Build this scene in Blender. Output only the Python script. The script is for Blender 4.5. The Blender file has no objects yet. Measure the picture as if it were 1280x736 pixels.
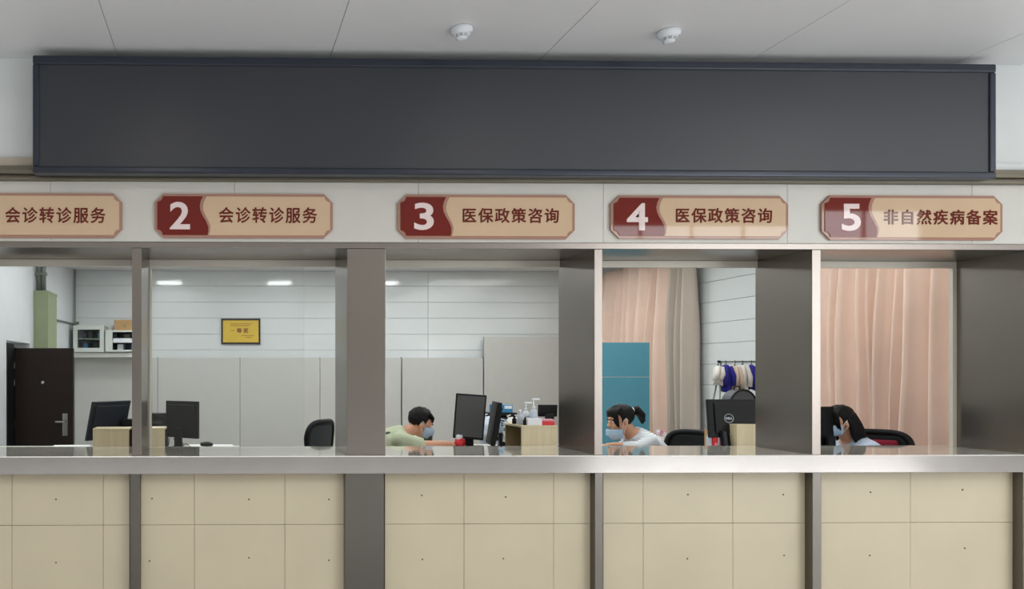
import bpy, bmesh, math, random
from mathutils import Vector, Matrix, noise
random.seed(7)
C = bpy.context.scene
COL = C.collection
PI = math.pi
R = math.radians

# ------------------------------------------------------------------ camera
F = 950.0            # focal length in pixels of the 1280x736 frame
EYE = 1.70           # camera height
DIST = 5.0           # camera distance from the service front (plane y = 0)
SIN = 0.0160         # slight yaw to the right
YAW = math.asin(SIN)
CX = 280.0 + F * math.tan(YAW)      # principal point column
CY = 465.0                          # principal point row (horizon)
cam = bpy.data.cameras.new('camera')
cam.sensor_width = 36.0
cam.lens = F / 1280.0 * 36.0
cam.shift_x = (640.0 - CX) / 1280.0
cam.shift_y = (CY - 368.0) / 1280.0
cam.clip_start = 0.05
cam.clip_end = 200
camo = bpy.data.objects.new('camera', cam)
COL.objects.link(camo)
camo.location = (0, -DIST, EYE)
camo.rotation_euler = (PI / 2, 0, -YAW)
C.camera = camo

# ------------------------------------------------------------------ world and exposure
world = bpy.data.worlds.new('world')
C.world = world
world.use_nodes = True
wbg = world.node_tree.nodes['Background']
wbg.inputs[0].default_value = (0.93, 0.97, 1.0, 1)
wbg.inputs[1].default_value = 2.4
C.view_settings.view_transform = 'Standard'
C.view_settings.look = 'None'
C.view_settings.gamma = 1.0
C.view_settings.use_curve_mapping = False
C.view_settings.exposure = 0.1
HALL_WINDOW = 4.6       # radiance of the hall's daylight windows
OFFICE_LAMP = 28.0      # radiance of the office ceiling panels
HALL_FILL = 6.0  # radiance of the added hall fill panels

def at(px, py, Y):
    """world point on the plane y = Y seen at pixel (px, py)"""
    u = (px - CX) / F
    v = (CY - py) / F
    dy = math.cos(YAW) - u * math.sin(YAW)
    dx = u * math.cos(YAW) + math.sin(YAW)
    t = (Y + DIST) / dy
    return Vector((t * dx, Y, EYE + t * v))

def X_(px, Y): return at(px, 465, Y).x
def Z_(py, Y, px=640): return at(px, py, Y).z

def on_side(px, X):
    """y on the plane x = X seen at column px"""
    u = (px - CX) / F
    dy = math.cos(YAW) - u * math.sin(YAW)
    dx = u * math.cos(YAW) + math.sin(YAW)
    return X / dx * dy - DIST

# ------------------------------------------------------------------ materials
MATS = {}
def srgb(r, g, b):
    def f(c):
        c = c / 255.0
        return c / 12.92 if c <= 0.04045 else ((c + 0.055) / 1.055) ** 2.4
    return (f(r), f(g), f(b), 1)

def mat(name, col, rough=0.6, metal=0.0, var=0.06, scale=6.0, stretch=(1, 1, 1), bump=0.0, bscale=60.0,
        coat=0.0, spec=0.5, emit=0.0, alpha=None, rvar=0.0):
    if name in MATS: return MATS[name]
    m = bpy.data.materials.new(name)
    m.use_nodes = True
    nt = m.node_tree
    b = nt.nodes['Principled BSDF']
    b.inputs['Roughness'].default_value = rough
    b.inputs['Metallic'].default_value = metal
    b.inputs['Specular IOR Level'].default_value = spec
    if coat:
        b.inputs['Coat Weight'].default_value = coat
        b.inputs['Coat Roughness'].default_value = 0.03
    tc = nt.nodes.new('ShaderNodeTexCoord')
    mp = nt.nodes.new('ShaderNodeMapping')
    mp.inputs['Scale'].default_value = stretch
    nt.links.new(tc.outputs['Object'], mp.inputs['Vector'])
    no = nt.nodes.new('ShaderNodeTexNoise')
    no.inputs['Scale'].default_value = scale
    no.inputs['Detail'].default_value = 5
    nt.links.new(mp.outputs[0], no.inputs['Vector'])
    rp = nt.nodes.new('ShaderNodeValToRGB')
    rp.color_ramp.elements[0].position = 0.3
    rp.color_ramp.elements[1].position = 0.7
    rp.color_ramp.elements[0].color = tuple(max(0, c * (1 - var)) for c in col[:3]) + (1,)
    rp.color_ramp.elements[1].color = tuple(min(1, c * (1 + var)) for c in col[:3]) + (1,)
    nt.links.new(no.outputs['Fac'], rp.inputs['Fac'])
    nt.links.new(rp.outputs[0], b.inputs['Base Color'])
    if rvar:
        mr = nt.nodes.new('ShaderNodeMapRange')
        mr.inputs['To Min'].default_value = rough - rvar
        mr.inputs['To Max'].default_value = rough + rvar
        nt.links.new(no.outputs['Fac'], mr.inputs['Value'])
        nt.links.new(mr.outputs[0], b.inputs['Roughness'])
    if bump:
        n2 = nt.nodes.new('ShaderNodeTexNoise')
        n2.inputs['Scale'].default_value = bscale
        nt.links.new(mp.outputs[0], n2.inputs['Vector'])
        bp = nt.nodes.new('ShaderNodeBump')
        bp.inputs['Strength'].default_value = bump
        bp.inputs['Distance'].default_value = 0.01
        nt.links.new(n2.outputs['Fac'], bp.inputs['Height'])
        nt.links.new(bp.outputs[0], b.inputs['Normal'])
    if emit:
        b.inputs['Emission Color'].default_value = col
        b.inputs['Emission Strength'].default_value = emit
    MATS[name] = m
    return m

def stripes_mat(name, c1, c2, freq, axis='Z', rough=0.8, width=0.5):
    m = bpy.data.materials.new(name)
    m.use_nodes = True
    nt = m.node_tree
    b = nt.nodes['Principled BSDF']
    b.inputs['Roughness'].default_value = rough
    tc = nt.nodes.new('ShaderNodeTexCoord')
    wv = nt.nodes.new('ShaderNodeTexWave')
    wv.bands_direction = axis
    wv.inputs['Scale'].default_value = freq
    wv.inputs['Distortion'].default_value = 0.6
    wv.inputs['Detail'].default_value = 0
    nt.links.new(tc.outputs['Object'], wv.inputs['Vector'])
    rp = nt.nodes.new('ShaderNodeValToRGB')
    rp.color_ramp.elements[0].position = width - 0.1
    rp.color_ramp.elements[1].position = width + 0.1
    rp.color_ramp.elements[0].color = c1
    rp.color_ramp.elements[1].color = c2
    nt.links.new(wv.outputs['Fac'], rp.inputs['Fac'])
    nt.links.new(rp.outputs[0], b.inputs['Base Color'])
    MATS[name] = m
    return m

def glass_mat():
    m = bpy.data.materials.new('thin_glass')
    m.use_nodes = True
    nt = m.node_tree
    for n in list(nt.nodes):
        if n.type != 'OUTPUT_MATERIAL': nt.nodes.remove(n)
    out = [n for n in nt.nodes][0]
    tr = nt.nodes.new('ShaderNodeBsdfTransparent')
    tr.inputs[0].default_value = (0.985, 0.99, 0.99, 1)
    gl = nt.nodes.new('ShaderNodeBsdfGlossy')
    gl.inputs['Roughness'].default_value = 0.0
    fr = nt.nodes.new('ShaderNodeFresnel')
    fr.inputs[0].default_value = 1.45
    mx = nt.nodes.new('ShaderNodeMixShader')
    nt.links.new(fr.outputs[0], mx.inputs[0])
    nt.links.new(tr.outputs[0], mx.inputs[1])
    nt.links.new(gl.outputs[0], mx.inputs[2])
    nt.links.new(mx.outputs[0], out.inputs[0])
    MATS['glass'] = m
    return m

def emit_mat(name, col, s):
    m = bpy.data.materials.new(name)
    m.use_nodes = True
    nt = m.node_tree
    b = nt.nodes['Principled BSDF']
    b.inputs['Base Color'].default_value = (0.8, 0.8, 0.8, 1)
    b.inputs['Emission Color'].default_value = col
    b.inputs['Emission Strength'].default_value = s
    MATS[name] = m
    return m

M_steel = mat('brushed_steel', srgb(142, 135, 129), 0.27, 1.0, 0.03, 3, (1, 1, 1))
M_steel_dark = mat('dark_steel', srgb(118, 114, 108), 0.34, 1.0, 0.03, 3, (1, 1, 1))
M_steel_top = mat('polished_counter', srgb(226, 222, 210), 0.06, 0.55, 0.03, 3)
M_band = mat('counter_band_steel', srgb(172, 168, 165), 0.13, 1.0, 0.05, 3, (1, 1, 1), bump=0.05, bscale=4)
M_trim_olive = mat('olive_metal_trim', srgb(116, 110, 96), 0.45, 0.5, 0.05)
M_tile = mat('beige_wall_tile', srgb(200, 188, 162), 0.32, 0, 0.035, 2.5, bump=0.02)
M_grout = mat('tile_joint', srgb(110, 96, 76), 0.9)
M_board = mat('fascia_white', srgb(205, 203, 196), 0.35, 0, 0.02)
M_ceil = mat('ceiling_white', srgb(220, 220, 221), 0.45, 0, 0.02, 1.5)
M_seam = mat('seam_grey', srgb(175, 175, 172), 0.8)
M_white = mat('wall_white', srgb(214, 218, 218), 0.5, 0, 0.02)
M_plank = mat('white_plank', srgb(214, 218, 219), 0.10, 0, 0.02, 2)
M_leftwall = mat('left_wall_white', srgb(210, 214, 218), 0.5, 0, 0.02)
M_partition = mat('partition_grey', srgb(190, 190, 186), 0.5, 0, 0.02)
M_black = mat('black_plastic', srgb(13, 14, 16), 0.5, 0, 0.1, spec=0.25)
M_monblue = mat('dark_grey_plastic', srgb(44, 48, 56), 0.5, 0, 0.05, spec=0.3)
M_screen = mat('dark_screen', srgb(78, 78, 80), 0.3, 0, 0.03)
M_mesh = mat('chair_mesh', srgb(52, 56, 58), 0.9, 0, 0.2, 200, bump=0.3, bscale=500)
M_fabric_red = mat('red_fabric', srgb(130, 16, 40), 0.9, 0, 0.15, 100)
M_chrome = mat('chrome', srgb(190, 190, 190), 0.15, 1.0, 0.02)
M_wood = mat('pale_wood_laminate', srgb(206, 192, 158), 0.45, 0, 0.07, 5, (12, 12, 0.8))
M_wood_dark = mat('shaded_wood_and_print', srgb(150, 130, 95), 0.6, 0, 0.08, 5, (12, 12, 0.8))  # wood darkened for shade inside the boxes; also carton marks
M_desk = mat('desk_white', srgb(214, 212, 204), 0.35, 0, 0.02)
M_paper = mat('paper', srgb(235, 235, 232), 0.8, 0, 0.02)
M_door = mat('dark_brown_door', srgb(34, 24, 21), 0.45, 0, 0.15, 4, (8, 8, 0.6), spec=0.25)
M_green = mat('green_painted_steel', srgb(140, 150, 118), 0.5, 0, 0.04)
M_pipe = mat('galvanised_pipe', srgb(120, 126, 118), 0.5, 0.3, 0.05)
M_card = mat('cardboard', srgb(178, 142, 98), 0.85, 0, 0.06)
M_cab = mat('cabinet_paint', srgb(200, 206, 200), 0.5, 0, 0.03)
M_gold = mat('gold_plaque', srgb(214, 180, 60), 0.35, 0.25, 0.06, 3)
M_goldtxt = mat('gold_plaque_lettering', srgb(130, 78, 20), 0.5)
M_border = mat('sign_border_rose', srgb(168, 128, 112), 0.25, 0, 0.02, coat=0.8, spec=0.0)
M_cream = mat('sign_cream', srgb(208, 180, 150), 0.3, 0, 0.02, coat=0.8, spec=0.0)
M_red = mat('sign_maroon', srgb(112, 26, 16), 0.3, 0, 0.04, coat=0.8, spec=0.0)
M_signtxt = mat('sign_lettering_brown', srgb(104, 32, 20), 0.3, 0, 0.02, coat=0.8, spec=0.0)
M_signnum = mat('sign_number_pale', srgb(232, 214, 212), 0.3, 0, 0.02, coat=0.8, spec=0.0)
M_display = mat('display_face', srgb(43, 45, 52), 0.42, 0, 0.06, 1.2, spec=0.6)
M_display_frame = mat('display_frame', srgb(42, 47, 60), 0.3, 0.3, 0.05, spec=0.6)
M_beige_ledge = mat('beige_ledge', srgb(178, 168, 152), 0.6)
M_curtain = mat('pink_curtain', srgb(232, 204, 188), 0.85, 0, 0.04, 3, bump=0.05, bscale=300)
M_curtain2 = mat('grey_beige_curtain', srgb(196, 184, 172), 0.85, 0, 0.04, 3, bump=0.05, bscale=300)
M_teal = mat('teal_board', srgb(84, 150, 170), 0.3, 0, 0.03)
M_frame = mat('cream_aluminium', srgb(205, 200, 188), 0.35, 0.1, 0.02)
M_skin = mat('skin', srgb(214, 160, 130), 0.5, 0, 0.05, 20)
M_hair = mat('black_hair', srgb(8, 7, 7), 0.55, 0, 0.3, 60, (1, 1, 1), bump=0.4, bscale=120, spec=0.25)
M_mask = mat('mask_blue', srgb(170, 196, 220), 0.8, 0, 0.03, bump=0.1, bscale=200)
M_eye = mat('eye_dark', srgb(20, 14, 12), 0.2)
M_eyew = mat('eye_white', srgb(225, 222, 218), 0.3)
M_lip = mat('lip', srgb(176, 100, 92), 0.5)
M_shirt_green = mat('pale_green_shirt', srgb(184, 192, 164), 0.9, 0, 0.08, 8, bump=0.2, bscale=12)
M_shirt_blue = mat('light_blue_shirt', srgb(196, 210, 230), 0.85, 0, 0.08, 10, bump=0.3, bscale=14)
M_shirt_stripe = stripes_mat('striped_knit_shirt', srgb(226, 228, 230), srgb(172, 182, 190), 26, 'Z', 0.9, 0.7)
M_trousers = mat('dark_trousers', srgb(44, 46, 54), 0.9)
M_shoe = mat('dark_shoe', srgb(28, 26, 25), 0.5)
M_blue_cloth = mat('royal_blue_cloth', srgb(34, 32, 130), 0.9, 0, 0.15, 8)
M_white_cloth = mat('white_cloth', srgb(214, 210, 204), 0.9, 0, 0.05, 8)
M_beige_cloth = mat('beige_cloth', srgb(206, 186, 168), 0.9, 0, 0.05, 8)
M_red_plastic = mat('red_plastic', srgb(214, 42, 50), 0.4, 0, 0.1, 30)
M_white_plastic = mat('white_plastic', srgb(226, 230, 236), 0.35, 0, 0.04)
M_bottle = mat('clear_gel_bottle', srgb(190, 200, 212), 0.15, 0, 0.1)
M_bluebox = mat('blue_box', srgb(46, 128, 176), 0.5, 0, 0.1)
M_pinkbox = mat('pink_box', srgb(224, 150, 165), 0.6, 0, 0.1)
M_greencup = mat('green_flask', srgb(70, 82, 66), 0.4)
M_floor = mat('polished_floor', srgb(208, 206, 204), 0.20, 0, 0.06, 0.7, spec=0.2)
M_ofloor = mat('office_floor', srgb(176, 172, 164), 0.3, 0, 0.04, 2)
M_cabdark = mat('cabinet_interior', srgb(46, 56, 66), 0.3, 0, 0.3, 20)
M_hall = mat('hall_wall', srgb(150, 146, 140), 0.7, 0, 0.02)
M_fan = mat('fan_grille', srgb(70, 74, 80), 0.5)
M_logo = mat('logo_silver', srgb(170, 176, 182), 0.3, 0.3)
M_bag = mat('white_bag', srgb(206, 216, 230), 0.5, 0, 0.06, 20, bump=0.6, bscale=20)
M_print = mat('shirt_print', srgb(90, 102, 92), 0.9, 0, 0.3, 80)
GLASS = glass_mat()
E_WIN = emit_mat('daylit_window', (0.96, 0.98, 1.0, 1), HALL_WINDOW)
E_OFF = emit_mat('office_lamp', (0.95, 1.0, 0.99, 1), OFFICE_LAMP)
E_FILL = emit_mat('office_fill_light', (0.97, 1.0, 0.99, 1), OFFICE_LAMP * 0.125)
E_HALL_FILL = emit_mat('hall_fill_light', (1.0, 0.96, 0.9, 1), HALL_FILL)

# ------------------------------------------------------------------ mesh helpers
def box(bm, x0, x1, y0, y1, z0, z1, bev=0.0, seg=2):
    r = bmesh.ops.create_cube(bm, size=1.0)
    vs = r['verts']
    for v in vs:
        v.co = Vector(((x0 + x1) / 2 + v.co.x * abs(x1 - x0), (y0 + y1) / 2 + v.co.y * abs(y1 - y0),
                       (z0 + z1) / 2 + v.co.z * abs(z1 - z0)))
    if bev > 0:
        es = list({e for v in vs for e in v.link_edges})
        bmesh.ops.bevel(bm, geom=es, offset=bev, segments=seg, affect='EDGES', profile=0.6)
    return bm

def nb(*a, **k):
    bm = bmesh.new()
    if a: box(bm, *a, **k)
    return bm

def xform(bm, M):
    bmesh.ops.transform(bm, matrix=M, verts=bm.verts)
    return bm

def tube(bm, pts, rad, n=8, caps=True):
    pts = [Vector(p) for p in pts]
    rads = rad if isinstance(rad, (list, tuple)) else [rad] * len(pts)
    rings = []
    up = None
    for i, p in enumerate(pts):
        d = (pts[min(i + 1, len(pts) - 1)] - pts[max(i - 1, 0)])
        d.normalize()
        if up is None:
            up = Vector((0, 0, 1)) if abs(d.z) < 0.9 else Vector((1, 0, 0))
        s = d.cross(up)
        if s.length < 1e-4: s = d.cross(Vector((0, 1, 0)))
        s.normalize()
        t = s.cross(d).normalized()
        up = t
        rings.append([bm.verts.new(p + (s * math.cos(a) + t * math.sin(a)) * rads[i])
                      for a in [2 * PI * k / n for k in range(n)]])
    for a, b in zip(rings[:-1], rings[1:]):
        for k in range(n):
            bm.faces.new((a[k], a[(k + 1) % n], b[(k + 1) % n], b[k]))
    if caps:
        bm.faces.new(rings[0][::-1]); bm.faces.new(rings[-1])
    return bm

def loop_tube(bm, pts, rad, n=8):
    pts = [Vector(p) for p in pts]
    m = len(pts)
    c = sum(pts, Vector()) / m
    nrm = (pts[0] - c).cross(pts[m // 4] - c).normalized()
    rings = []
    for i, p in enumerate(pts):
        d = (pts[(i + 1) % m] - pts[i - 1]).normalized()
        s = d.cross(nrm).normalized()
        rings.append([bm.verts.new(p + (s * math.cos(a) + nrm * math.sin(a)) * rad) for a in [2 * PI * k / n for k in range(n)]])
    for i in range(m):
        a, b = rings[i], rings[(i + 1) % m]
        for k in range(n):
            bm.faces.new((a[k], a[(k + 1) % n], b[(k + 1) % n], b[k]))
    return bm

def lathe(bm, prof, cx=0, cy=0, n=20):
    rings = []
    for r, z in prof:
        rings.append([bm.verts.new((cx + r * math.cos(2 * PI * k / n), cy + r * math.sin(2 * PI * k / n), z)) for k in range(n)])
    for a, b in zip(rings[:-1], rings[1:]):
        for k in range(n):
            bm.faces.new((a[k], a[(k + 1) % n], b[(k + 1) % n], b[k]))
    bm.faces.new(rings[0][::-1]); bm.faces.new(rings[-1])
    return bm

def prism(bm, pts, y0, y1):
    """outline in x,z extruded from y0 to y1"""
    a = [bm.verts.new((x, y0, z)) for x, z in pts]
    b = [bm.verts.new((x, y1, z)) for x, z in pts]
    n = len(pts)
    bm.faces.new(a); bm.faces.new(b[::-1])
    for k in range(n):
        bm.faces.new((a[k], b[k], b[(k + 1) % n], a[(k + 1) % n]))
    return bm

def ellipsoid(bm, c, r, M=None, u=16, v=10):
    res = bmesh.ops.create_uvsphere(bm, u_segments=u, v_segments=v, radius=1.0)
    T = Matrix.Translation(Vector(c)) @ (M.to_4x4() if M else Matrix.Identity(4)) @ Matrix.Diagonal((r[0], r[1], r[2], 1))
    bmesh.ops.transform(bm, matrix=T, verts=res['verts'])
    return res['verts']

def finish(bm, smooth=False):
    bmesh.ops.recalc_face_normals(bm, faces=bm.faces)
    if smooth:
        for f in bm.faces: f.smooth = True
    return bm

def obj(name, bm, m, parent=None, smooth=False, label=None, loc=None):
    me = bpy.data.meshes.new(name)
    finish(bm, smooth)
    bm.to_mesh(me); bm.free()
    me.materials.append(m)
    o = bpy.data.objects.new(name, me)
    COL.objects.link(o)
    if parent is not None: o.parent = parent
    if loc is not None: o.location = loc
    if label: o['label'] = label
    return o

def thing(name, label, cat, loc=(0, 0, 0), rz=0.0, group=None):
    o = bpy.data.objects.new(name, None)
    o.empty_display_size = 0.1
    COL.objects.link(o)
    o.location = loc
    o.rotation_euler = (0, 0, rz)
    o['label'] = label; o['category'] = cat
    if group: o['group'] = group
    return o

def tag(o, label, cat, group=None):
    o['label'] = label; o['category'] = cat
    if group: o['group'] = group
    return o

def struct(name, bm=None, m=None, label=None, loc=(0, 0, 0)):
    if bm is None:
        o = bpy.data.objects.new(name, None); COL.objects.link(o)
    else:
        o = obj(name, bm, m)
    o.location = loc
    o['kind'] = 'structure'
    if label: o['label'] = label; o['category'] = name.split('_')[0]
    return o

def remesh(bm, voxel, name, m, parent, smooth_it=6, label=None):
    me = bpy.data.meshes.new('tmp')
    finish(bm); bm.to_mesh(me); bm.free()
    o = bpy.data.objects.new('tmp', me); COL.objects.link(o)
    md = o.modifiers.new('r', 'REMESH'); md.mode = 'VOXEL'; md.voxel_size = voxel; md.use_smooth_shade = True
    s = o.modifiers.new('s', 'SMOOTH'); s.factor = 0.5; s.iterations = smooth_it
    dg = bpy.context.evaluated_depsgraph_get()
    me2 = bpy.data.meshes.new_from_object(o.evaluated_get(dg))
    me2.name = name
    bpy.data.objects.remove(o); bpy.data.meshes.remove(me)
    for p in me2.polygons: p.use_smooth = True
    me2.materials.clear(); me2.materials.append(m)
    o = bpy.data.objects.new(name, me2); COL.objects.link(o)
    if parent is not None: o.parent = parent
    if label: o['label'] = label
    return o

def text_mesh(name, s, x0, x1, z0, z1, y, m, parent, bold=0.02, spacing=1.0, depth=0.002, thick=0.0):
    """lettering filling the x/z rectangle, facing -y (coordinates local to the parent)"""
    cu = bpy.data.curves.new('tmp', 'FONT')
    cu.body = s
    cu.size = 1.0
    cu.offset = bold
    cu.extrude = 0.01
    cu.space_character = spacing
    cu.resolution_u = 4
    o = bpy.data.objects.new('tmp', cu); COL.objects.link(o)
    dg = bpy.context.evaluated_depsgraph_get()
    dg.update()
    me = bpy.data.meshes.new_from_object(o.evaluated_get(dg))
    bpy.data.objects.remove(o)
    xs = [v.co.x for v in me.vertices]; ys = [v.co.y for v in me.vertices]
    ax, bx, ay, by = min(xs), max(xs), min(ys), max(ys)
    for v in me.vertices:
        X = x0 + (v.co.x - ax) / (bx - ax) * (x1 - x0)
        Z = z0 + (v.co.y - ay) / (by - ay) * (z1 - z0)
        Y = y - (v.co.z + 0.01) / 0.02 * depth
        v.co = (X, Y, Z)
    me.materials.clear(); me.materials.append(m)
    if thick:
        bm = bmesh.new()
        for k, (ox, oz) in enumerate(((-1, 0), (1, 0), (0, 1), (0, -1), (0.7, 0.7), (-0.7, -0.7))):
            n0 = len(bm.verts)
            bm.from_mesh(me)
            bm.verts.ensure_lookup_table()
            for v in bm.verts[n0:]:
                v.co += Vector((ox * thick, -0.00012 * k, oz * thick))
        bm.to_mesh(me); bm.free()
    me.name = name
    ob = bpy.data.objects.new(name, me); COL.objects.link(ob)
    ob.parent = parent
    return ob

# ================================================================== SETTING
YB = 7.0                      # office back wall
XL = X_(92, YB)               # office left wall
XR = X_(748, YB)              # office right wall
RV = 0.54                     # depth of the service openings
OFL = 0.15                    # office floor level
OCEIL = 3.30
CEILZ = at(20, 73, 0).z       # hall ceiling over the counter
HX0, HX1, HY = -9.0, 20.0, -12.0

f = struct('floor', nb(HX0, HX1, HY, 0.12, -0.1, 0.0), M_floor)
f2 = struct('floor', nb(XL - 1.2, XR + 0.2, 0.12, YB + 0.2, -0.1, OFL), M_ofloor)

# hall ceiling over the counter: long panels with recessed joints
ceil = struct('ceiling', nb(HX0, HX1, -3.2, 0.0, CEILZ + 0.012, CEILZ + 0.1), M_seam)
seams = [X_(148, 0) - 1.385 * 5 + 1.385 * k for k in range(0, 18)]
edges = [HX0] + [s for s in seams if HX0 < s < HX1] + [HX1]
for a, b in zip(edges[:-1], edges[1:]):
    obj('ceiling_panel', nb(a + 0.0015, b - 0.0015, -3.2, -0.001, CEILZ, CEILZ + 0.012, bev=0.002, seg=1), M_ceil, ceil)

# hall around the viewer
struct('wall_hall_left', nb(HX0 - 0.2, HX0, HY, 0.4, 0, 6.5), M_hall)
struct('wall_hall_right', nb(HX1, HX1 + 0.2, HY, 0.4, 0, 6.5), M_hall)
wh = struct('wall_hall_rear')
wins = [(8.2, 12.9, 0.32, 5.05), (13.15, 15.8, 0.32, 5.4)]
xs = sorted([HX0, HX1] + [w[0] for w in wins] + [w[1] for w in wins])
for a, b in zip(xs[:-1], xs[1:]):
    w = [w for w in wins if abs(w[0] - a) < 1e-6]
    if w:
        w = w[0]
        obj('wall_section', nb(a, b, HY - 0.2, HY, 0, w[2]), M_hall, wh)
        obj('wall_section', nb(a, b, HY - 0.2, HY, w[3], 6.5), M_hall, wh)
    else:
        obj('wall_section', nb(a, b, HY - 0.2, HY, 0, 6.5), M_hall, wh)
for i, (a, b, c, d) in enumerate(wins):
    w = struct('window_%d' % (i + 6))
    obj('pane', nb(a, b, HY - 0.14, HY - 0.12, c, d), E_WIN, w)
    bm = bmesh.new()
    n = max(2, round((b - a) / 1.3))
    for k in range(n + 1):
        x = a + (b - a) * k / n
        box(bm, x - 0.03, x + 0.03, HY - 0.11, HY - 0.04, c, d)
    for z in (c + 0.03, c + 2.4, d - 0.03):
        box(bm, a, b, HY - 0.11, HY - 0.04, z - 0.03, z + 0.03)
    obj('window_frame', bm, M_frame, w)

# wall above the counter, behind the display
bm = nb(HX0, HX1, 0.0, RV, at(300, 311, 0).z + 0.02, CEILZ + 0.3)
struct('wall_front', bm, M_white)
# left and right of the display: ledge strips
zt = at(20, 197, -0.03).z
z_band_top = at(20, 212, -0.03).z
struct('trim_1', nb(HX0, at(60, 200, 0).x, -0.035, 0.0, z_band_top, zt, bev=0.003), M_beige_ledge)
struct('trim_2', nb(at(1200, 200, 0).x, HX1, -0.035, 0.0, z_band_top + 0.02, zt - 0.01, bev=0.003), M_white)
# stepped olive trim under the display
z_board_top = at(640, 230, 0).z
tr = struct('trim_3')
steps = [(0.060, 0.0, 0.35), (0.085, 0.35, 0.62), (0.05, 0.62, 0.8), (0.07, 0.8, 1.0)]
H = z_band_top + 0.02 - z_board_top
for (dpt, a, b) in steps:
    obj('trim_strip', nb(HX0, HX1, -dpt, 0.0, z_board_top + H * (1 - b), z_board_top + H * (1 - a), bev=0.003), M_trim_olive, tr)

# fascia board carrying the signs
z_lin_top = at(640, 303, -0.02).z
fb = thing('fascia_board', 'long off-white fascia board above the service windows, carrying the signs', 'board', (0, 0, z_lin_top))
ss = [HX0] + [X_(p, 0) for p in (-166, 64, 293, 522, 752, 981, 1211)] + [HX1]
for a, b in zip(ss[:-1], ss[1:]):
    obj('panel', nb(a + 0.001, b - 0.001, -0.022, -0.001, 0, z_board_top - z_lin_top, bev=0.001, seg=1), M_board, fb)

# lintel
zl0 = at(640, 311, 0).z
struct('trim_4', nb(HX0, HX1, -0.01, RV, zl0, z_lin_top, bev=0.002), M_steel)

# counter: tiled front, polished top
zc1 = at(640, 569.5, -0.035).z
zc0 = at(640, 591.5, -0.035).z
ct = thing('countertop', 'long continuous steel-edged service countertop running under all the windows', 'counter', (0, 0, zc0))
obj('counter_top', nb(HX0 + 1, X_(1420, 0), -0.03, 0.62, zc1 - zc0 - 0.03, zc1 - zc0, bev=0.003), M_steel_top, ct, label='pale polished top surface of the counter')
obj('edge_band', nb(HX0 + 1, X_(1420, 0), -0.036, -0.006, 0, zc1 - zc0 - 0.002, bev=0.003), M_band, ct, label='brushed steel front edge band')
cores = struct('wall_counter', nb(HX0, X_(1420, 0), 0.082, 0.60, 0, zc0 - 0.001), M_grout)

# pillars: (front px left, right, lower px left, label)
pillars = [(165, 177, 'narrow steel post between the first window and window 2'),
           (434, 482, 'wide brown-grey steel pillar between windows 2 and 3'),
           (743, 753, 'narrow bright-faced steel post between windows 3 and 4'),
           (1015, 1026, 'narrow bright-faced steel post between windows 4 and 5'),
           (1288, 1330, 'dark steel pillar at the right end of window 5'),
           (-115, -70, None)]
for a, b, lab in pillars:
    if lab is None: lab = 'steel pillar at the far left end beyond window 1'
    p = thing('steel_pillar', lab, 'pillar', ((X_(a, 0) + X_(b, 0)) / 2, RV / 2, 0))
    w = (X_(b, 0) - X_(a, 0)) / 2
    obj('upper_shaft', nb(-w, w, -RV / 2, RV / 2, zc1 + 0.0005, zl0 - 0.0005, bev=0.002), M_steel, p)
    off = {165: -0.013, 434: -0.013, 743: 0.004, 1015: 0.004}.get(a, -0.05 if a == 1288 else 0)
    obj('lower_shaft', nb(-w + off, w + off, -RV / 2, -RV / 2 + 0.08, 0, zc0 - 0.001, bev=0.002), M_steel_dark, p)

# tiles of the counter front
TY = 0.068
tw = struct('wall_tiles')
zj = at(640, 654.5, TY).z
bays = [(-72, 162, [-99, 15, 129]), (176, 431, [243, 356]), (481, 741, [580, 692]),
        (754, 1013, [804, 916]), (1026, 1276, [1138])]
scr = [(70, 624), (70, 703), (190, 623), (187, 701), (311, 624), (311, 697), (411, 624), (411, 700), (527, 619),
       (528, 699), (632, 621), (629, 698), (860, 618), (859, 698), (979, 618), (980, 694), (1088, 615), (1087, 694),
       (1203, 612), (1206, 685)]
for a, b, js in bays:
    js = [j for j in js if a < j < b]
    e = [a] + js + [b]
    for p, q in zip(e[:-1], e[1:]):
        for (z0, z1, lo, hi) in ((zj + 0.0012, zc0 - 0.002, 590, 654), (0.0, zj - 0.0012, 655, 800)):
            x0, x1 = X_(p, TY) + 0.0011, X_(q, TY) - 0.0011
            dy = random.uniform(-0.0008, 0.0008)
            t = obj('tile', nb(x0, x1, TY + dy, 0.0815, z0, z1, bev=0.0012, seg=1), M_tile, tw)
            for (sx, sy) in scr:
                if p < sx < q and lo < sy < hi:
                    c = at(sx, sy, TY)
                    sb = bmesh.new()
                    lathe(sb, [(0.006, 0), (0.006, 0.002), (0.003, 0.0035)], n=10)
                    xform(sb, Matrix.Translation((c.x, TY + dy, c.z)) @ Matrix.Rotation(PI / 2, 4, 'X'))
                    obj('screw', sb, M_grout, t)

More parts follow.
